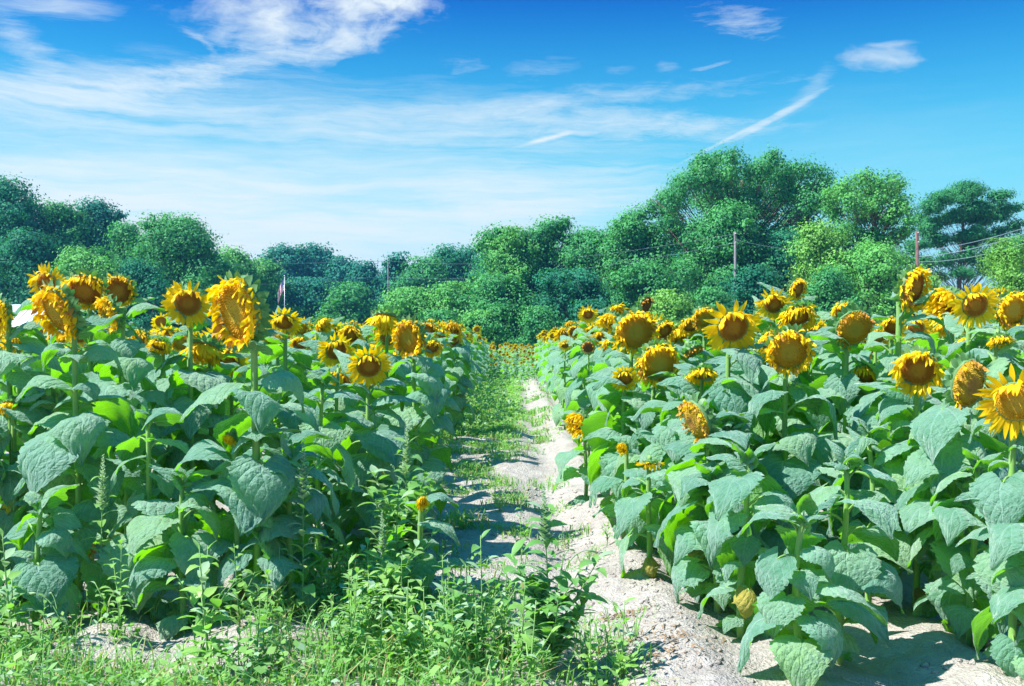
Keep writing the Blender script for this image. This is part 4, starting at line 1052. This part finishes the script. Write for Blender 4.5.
# ------------------------------------------------------------------ poles, wires, flag, barn
M['pole'] = simple('weathered_pole', (.17, .16, .165), .85, .15, .3, 5, bump=.4)
M['pole_red'] = simple('reddish_pole', (.16, .09, .08), .85, .15, .3, 5, bump=.4)
M['wire'] = simple('wire', (.22, .30, .34), .5, .4, .05)
M['steel'] = simple('galvanised', (.38, .40, .44), .4, .5, .1, metallic=.6)
M['porcelain'] = simple('porcelain', (.35, .30, .28), .3, .5, .1)
def pole(px, top, Y, r, mat, label, arm=True):
    H = CAMH+(343-top)/FOC*Y; x = gx(px, Y)
    root = link('utility_pole', None, None, (x, Y, 0)); tag(root, label, 'utility pole')
    b = MB(); b.tube([(0, 0, -.1), (.02, 0, H*.5), (0, 0, H)], [r*1.15, r, r*.8], 10); link('pole', b.mesh('pole', M[mat]), root)
    if arm:
        b = MB(); b.box((0, -r*1.05, H-.35), (.09, .09, .45)); link('bracket', b.mesh('bracket', M[mat], False), root)
    for k, zz in enumerate((H-.12, H-.65)):
        b = MB(); b.tube([(0, -r, zz), (0, -r-.10, zz), (0, -r-.17, zz)], [.035, .06, .03], 7); link('insulator', b.mesh('insulator', M['porcelain']), root)
    return Vector((x, Y-r-.15, H))
pA = pole(735, 232, 60, .085, 'pole', 'grey weathered wooden utility pole standing before the giant tree')
pB = pole(917, 231, 56, .105, 'pole_red', 'reddish brown utility pole between the airy light tree and the pine')
pC = pole(388, 260, 97, .06, 'pole', 'thin grey utility pole at the dip in the distant trees', False)
def wire(p0, p1, sag, r, label, name='power_line'):
    b = MB(); pts = [p0.lerp(p1, t)-Vector((0, 0, sag*4*t*(1-t))) for t in np.linspace(0, 1, 20)]
    o = link(name, b.mesh(name, M['wire']) if False else None) if False else None
    b.tube(pts, r, 5); o = link(name, b.mesh(name, M['wire'])); tag(o, label, 'power line', 'overhead wires')
dz = Vector((0, 0, 1))
wire(pA-dz*.12, pC-dz*.1, .9, .006, 'faint upper wire crossing before the central trees')
wire(pA-dz*.65, pC-dz*1.7, .9, .006, 'faint lower wire crossing before the central trees')
wire(pA-dz*.5, pB-dz*.65, .6, .006, 'faint wire between the grey pole and the reddish pole')
L0 = at(-130, 258, 62)
wire(pC-dz*.1, L0, .35, .014, 'pale wire crossing the dark left wood, upper of two')
wire(pC-dz*1.6, at(-130, 288, 62), .5, .011, 'pale wire low across the left wood just above the flower heads')
for k, (y1, d0, sg, rr, lab) in enumerate(((221, .72, .2, .014, 'topmost of the pale cables running down right before the pine'), (226, .92, .25, .017, 'thick pale cable in the middle before the pine'), (236, 1.1, .3, .014, 'lowest pale cable crossing before the pine'))):
    wire(pB-dz*(d0*1.6), at(1045, y1, 44), sg, rr, lab)
# flag hanging from a thin staff
m, nt, out = newmat('flag_cloth')
tcn = N(nt, 'ShaderNodeTexCoord'); uv = N(nt, 'ShaderNodeSeparateXYZ'); nt.links.new(tcn.outputs['UV'], uv.inputs[0])
st = math_(nt, 'GREATER_THAN', math_(nt, 'FRACT', math_(nt, 'MULTIPLY', uv.outputs[1], 6.5)), .5)
c = mixc(nt, st, (.55, .03, .05), (.8, .8, .8))
can = math_(nt, 'MULTIPLY', math_(nt, 'LESS_THAN', uv.outputs[0], .40), math_(nt, 'GREATER_THAN', uv.outputs[1], .4615))
sx_ = math_(nt, 'SUBTRACT', math_(nt, 'FRACT', math_(nt, 'MULTIPLY', uv.outputs[0], 15)), .5); sy_ = math_(nt, 'SUBTRACT', math_(nt, 'FRACT', math_(nt, 'MULTIPLY', uv.outputs[1], 9.3)), .5)
star = math_(nt, 'LESS_THAN', math_(nt, 'ADD', math_(nt, 'MULTIPLY', sx_, sx_), math_(nt, 'MULTIPLY', sy_, sy_)), .06)
c = mixc(nt, can, c, mixc(nt, star, (.02, .05, .25), (.8, .8, .8)))
p = N(nt, 'ShaderNodeBsdfPrincipled'); setin(nt, p, Base_Color=c, Roughness=.8); nt.links.new(p.outputs[0], out.inputs[0])
Yf = 44; root = link('flagpole', None, None, (gx(284.6, Yf), Yf, 0)); tag(root, 'thin flag staff in the left field behind the huge shaggy sunflower', 'flagpole')
Ht = CAMH+(343-277)/FOC*Yf
b = MB(); b.tube([(0, 0, 0), (0, 0, Ht)], [.022, .012], 8); link('pole', b.mesh('pole', M['steel']), root)
b = MB(); b.tube([(0, 0, Ht), (0, 0, Ht+.03), (0, 0, Ht+.07), (0, 0, Ht+.09)], [.01, .035, .03, .005], 8); link('finial', b.mesh('finial', M['steel']), root)
n_, m_ = 16, 10; P = np.zeros((n_, m_, 3)); U = np.zeros((n_, m_, 2))
for i in range(n_):
    for j in range(m_):
        u = i/(n_-1); v = j/(m_-1)
        P[i, j] = (-.02-.40*u*(1-.35*u)-.02*v, .06*math.sin(u*11+v*2)*u, Ht-.08-.50*(1-v)-.66*u**1.15)
        U[i, j] = (u, v)
b = MB(); b.grid(P, U); f = link('flag', b.mesh('flag', m), None, (gx(284.6, Yf), Yf, 0)); tag(f, 'limp red white and blue striped flag with star canton on the thin staff', 'flag')
# low white roofed barn beyond the left field
M['white'] = simple('white_metal', (.78, .78, .80), .45, .4, .04, 3); M['glassy'] = simple('dark_window', (.05, .06, .08), .2, .6, .1)
Yb = 58; xb0, xb1 = gx(-60, Yb), gx(41, Yb); zt = CAMH+(343-303)/FOC*Yb
root = link('barn', None, None, ((xb0+xb1)/2, Yb, 0)); tag(root, 'low white barn with pale metal roof glimpsed between sunflowers at far left', 'barn')
wd = xb1-xb0
b = MB(); b.box((0, 2.5, 1.15), (wd-.5, 4.6, 2.3)); link('wall', b.mesh('wall', M['white'], False), root)
b = MB(); V = [(-wd/2, -.25, 2.25), (wd/2, -.25, 2.25), (wd/2, 2.5, zt), (-wd/2, 2.5, zt), (-wd/2, 5.25, 2.25), (wd/2, 5.25, 2.25)]
b.add(V+[(x, y, z-.10) for x, y, z in V], [(0, 1, 2, 3), (3, 2, 5, 4), (7, 6, 9, 8), (8, 9, 10, 11), (0, 6, 7, 1), (4, 5, 11, 10), (0, 3, 9, 6), (3, 4, 10, 9), (1, 7, 8, 2), (2, 8, 11, 5)])
rf_ = link('roof', b.mesh('roof', M['white'], False), root)
for k in range(9):
    b = MB(); xx = -wd/2+wd*(k+.5)/9; b.tube([(xx, -.24, 2.275), (xx, 2.48, zt+.02)], .025, 4); link('roof_seam', b.mesh('roof_seam', M['white'], False), rf_)
for xx in (-1.2, 1.4):
    b = MB(); b.box((xx, .19, 1.5), (.9, .06, .8)); link('window', b.mesh('window', M['glassy'], False), root)
# ------------------------------------------------------------------ sky, sun, camera
SUN_EL, SUN_AZ = R(52), R(-106)        # azimuth from +Y towards +X: the sun stands to the left, a little behind the camera
w = bpy.data.worlds.new('World'); SC.world = w; w.use_nodes = True
nt = w.node_tree; nt.nodes.clear()
out = nt.nodes.new('ShaderNodeOutputWorld'); bg = nt.nodes.new('ShaderNodeBackground'); nt.links.new(bg.outputs[0], out.inputs[0])
sky = nt.nodes.new('ShaderNodeTexSky'); sky.sky_type = 'NISHITA'; sky.sun_disc = False
sky.sun_elevation = SUN_EL; sky.sun_rotation = SUN_AZ; sky.altitude = 300; sky.air_density = 1.0; sky.dust_density = .6; sky.ozone_density = 2.0
hs = nt.nodes.new('ShaderNodeHueSaturation'); hs.inputs['Saturation'].default_value = SKY_SAT; hs.inputs['Hue'].default_value = SKY_HUE; hs.inputs['Value'].default_value = SKY_VAL
nt.links.new(sky.outputs[0], hs.inputs['Color'])
geo = nt.nodes.new('ShaderNodeTexCoord'); sep = nt.nodes.new('ShaderNodeSeparateXYZ'); nt.links.new(geo.outputs['Generated'], sep.inputs[0])
az = math_(nt, 'ARCTAN2', sep.outputs[0], sep.outputs[1]); el = math_(nt, 'ARCSINE', sep.outputs[2])
# air gets paler towards the horizon
comb = nt.nodes.new('ShaderNodeCombineXYZ'); nt.links.new(az, comb.inputs[0]); nt.links.new(el, comb.inputs[1])
D0 = comb.outputs[0]
def vmath(op, a, b):
    n = nt.nodes.new('ShaderNodeVectorMath'); n.operation = op
    for i, v in enumerate((a, b)):
        if isinstance(v, bpy.types.NodeSocket): nt.links.new(v, n.inputs[i])
        else: n.inputs[i].default_value = v
    return n.outputs[0]
def mapped(vec, scale, rot=0):
    n = nt.nodes.new('ShaderNodeMapping'); n.inputs['Scale'].default_value = scale; n.inputs['Rotation'].default_value = (0, 0, rot); nt.links.new(vec, n.inputs[0]); return n.outputs[0]
warp = noise_(nt, mapped(D0, (6, 14, 1)), 1.0, 4, .6, out=1)
D1 = vmath('ADD', D0, vmath('MULTIPLY', vmath('SUBTRACT', warp, (.5, .5, .5)), (.09, .028, 0)))
streak = noise_(nt, mapped(D1, (5, 60, 1), R(-3)), 1.0, 8, .68)
fine = noise_(nt, mapped(D1, (24, 130, 1), R(6)), 1.0, 7, .68)
puff = noise_(nt, mapped(D1, (22, 34, 1)), 1.0, 7, .6)
def pol(px, py):
    a = math.atan((px-512)/FOC); return a, math.atan((343-py)/FOC*math.cos(a))
def blob(px, py, lx, ly, rot, gain, tex, t0, t1, warpd=True):
    """soft elongated patch of cloud in a fixed direction of the sky"""
    a, e = pol(px, py)
    mp = nt.nodes.new('ShaderNodeMapping'); mp.vector_type = 'TEXTURE'
    mp.inputs['Location'].default_value = (a, e, 0); mp.inputs['Rotation'].default_value = (0, 0, R(rot)); mp.inputs['Scale'].default_value = (lx/FOC, ly/FOC, 1)
    nt.links.new(D1 if warpd else D0, mp.inputs[0])
    ln = nt.nodes.new('ShaderNodeVectorMath'); ln.operation = 'LENGTH'; nt.links.new(mp.outputs[0], ln.inputs[0])
    g = math_(nt, 'SUBTRACT', 1, math_(nt, 'MULTIPLY', ln.outputs['Value'], ln.outputs['Value']), clamp=True)
    lo = math_(nt, 'SUBTRACT', t1, math_(nt, 'MULTIPLY', g, t1-t0))      # the texture eats the edges first
    tx = math_(nt, 'DIVIDE', math_(nt, 'SUBTRACT', tex, lo), t1-t0, clamp=True)
    f = math_(nt, 'MULTIPLY', math_(nt, 'POWER', g, .7), math_(nt, 'MULTIPLY', tx, gain))
    return f
blobs = [
 blob(140, 218, 650, 118, 3, .95, streak, -.05, .55), blob(-40, 215, 330, 85, 0, .4, streak, .2, .6), blob(530, 200, 190, 50, 5, .85, streak, .22, .66), blob(330, 250, 420, 45, 0, .5, streak, .1, .6),
 blob(300, 112, 560, 48, -1, .62, streak, .24, .68), blob(640, 122, 210, 20, -3, .55, fine, .2, .66), blob(500, 108, 400, 18, 4, .45, fine, .25, .68), blob(520, 135, 380, 18, 2, .35, fine, .3, .7),
 blob(40, 95, 190, 44, 14, .55, streak, .25, .65), blob(230, 66, 260, 20, 14, .75, fine, .2, .7), blob(130, 88, 200, 24, 8, .45, fine, .25, .7), blob(20, 45, 70, 26, -40, .45, fine, .25, .65),
 blob(285, 14, 150, 44, -4, 1.0, puff, .25, .70), blob(370, 4, 100, 20, 0, 1.1, puff, .25, .62), blob(330, 42, 90, 32, 10, .85, puff, .28, .68), blob(255, 32, 90, 24, 0, .5, fine, .3, .7),
 blob(50, 6, 90, 16, 0, .6, streak, .28, .65), blob(205, 38, 26, 7, -35, .4, fine, .3, .6),
 blob(546, 139, 40, 3.6, 14, .95, fine, .05, .62, False), blob(776, 117, 74, 5.2, 26, .95, fine, .10, .72, False), blob(730, 138, 80, 2.6, 25, .6, fine, .0, .7, False), blob(790, 110, 44, 10, 26, .35, fine, .2, .8, False), blob(818, 84, 30, 12, 40, .35, fine, .2, .7), blob(872, 58, 44, 18, 5, .95, puff, .24, .68),
 blob(742, 19, 70, 22, -10, .6, fine, .34, .74), blob(712, 64, 32, 3.5, 12, .45, fine, .28, .65), blob(545, 72, 50, 14, 6, .28, fine, .36, .74), blob(660, 68, 26, 9, 0, .28, fine, .34, .72), blob(470, 68, 34, 17, 0, .35, fine, .38, .74), blob(888, 41, 22, 4, 2, .4, fine, .2, .6), blob(610, 72, 20, 7, 0, .3, fine, .3, .7), blob(840, 150, 300, 80, 0, .14, streak, .2, .8),
]
inv = None
for f in blobs:
    q = math_(nt, 'SUBTRACT', 1, math_(nt, 'MINIMUM', f, .96), clamp=True)
    inv = q if inv is None else math_(nt, 'MULTIPLY', inv, q)
cl = math_(nt, 'SUBTRACT', 1, inv, clamp=True)
cloudcol = CLOUD_COL
overhead_fill = math_(nt, 'MULTIPLY_ADD', el, 2.6, -1.0, clamp=True)      # unseen sky high overhead brightened to add fill light
skyt = mixc(nt, 1.0, hs.outputs[0], mixc(nt, overhead_fill, (.0, .44, .90), (.70, 1.75, 1.75)), 'MULTIPLY')
pale = math_(nt, 'MULTIPLY', math_(nt, 'DIVIDE', math_(nt, 'SUBTRACT', .335, el), .22, clamp=True), .95)
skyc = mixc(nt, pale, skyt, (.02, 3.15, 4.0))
eq = math_(nt, 'DIVIDE', el, .165)
pale2 = math_(nt, 'POWER', 2.718, math_(nt, 'MULTIPLY', math_(nt, 'MULTIPLY', eq, eq), -1))
skyc = mixc(nt, pale2, skyc, (2.2, 3.75, 4.3))
col = mixc(nt, cl, skyc, cloudcol)
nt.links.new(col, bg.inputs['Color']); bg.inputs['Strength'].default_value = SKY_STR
sd = bpy.data.lights.new('sun', 'SUN'); sd.energy = SUN_STR; sd.angle = R(.53); sd.color = (1, .97, .92)
so = link('sun', sd)
dvec = Vector((math.sin(SUN_AZ)*math.cos(SUN_EL), math.cos(SUN_AZ)*math.cos(SUN_EL), math.sin(SUN_EL)))
so.rotation_mode = 'QUATERNION'; so.rotation_quaternion = dvec.to_track_quat('Z', 'Y'); so.location = dvec*60
if HAZE > 0:
    b = MB(); b.box((0, 270, 12.0), (1500, 1160, 28.0)); 
    m, nt2, out2 = newmat('haze'); v = nt2.nodes.new('ShaderNodeVolumePrincipled'); v.inputs['Density'].default_value = HAZE; v.inputs['Color'].default_value = (.15, .55, 1.0, 1); v.inputs['Anisotropy'].default_value = .3
    nt2.links.new(v.outputs[0], out2.inputs['Volume']); tag(link('haze', b.mesh('haze', m, False)), 'thin bluish summer haze over the field', 'haze', kind='stuff')
cd = bpy.data.cameras.new('camera'); cam = link('camera', cd, None, (0, 0, CAMH), (R(90), 0, 0)); cd.sensor_width = 36; cd.lens = 36*FOC/1024; cd.clip_end = 3000; cd.clip_start = .05
SC.camera = cam
vs = SC.view_settings; vs.view_transform = 'Standard'; vs.look = 'None'; vs.exposure = EXPOSURE; vs.gamma = 1
SC.render.engine = 'CYCLES'; c_ = SC.cycles
c_.max_bounces = 7; c_.diffuse_bounces = 3; c_.glossy_bounces = 2; c_.transmission_bounces = 5; c_.volume_bounces = 0; c_.caustics_reflective = False; c_.caustics_refractive = False
c_.sample_clamp_indirect = 6; c_.use_denoising = True; c_.volume_step_rate = 4
try: c_.denoiser = 'OPENIMAGEDENOISE'; c_.denoising_prefilter = 'ACCURATE'
except Exception: pass
c_.use_adaptive_sampling = True; c_.adaptive_threshold = .015
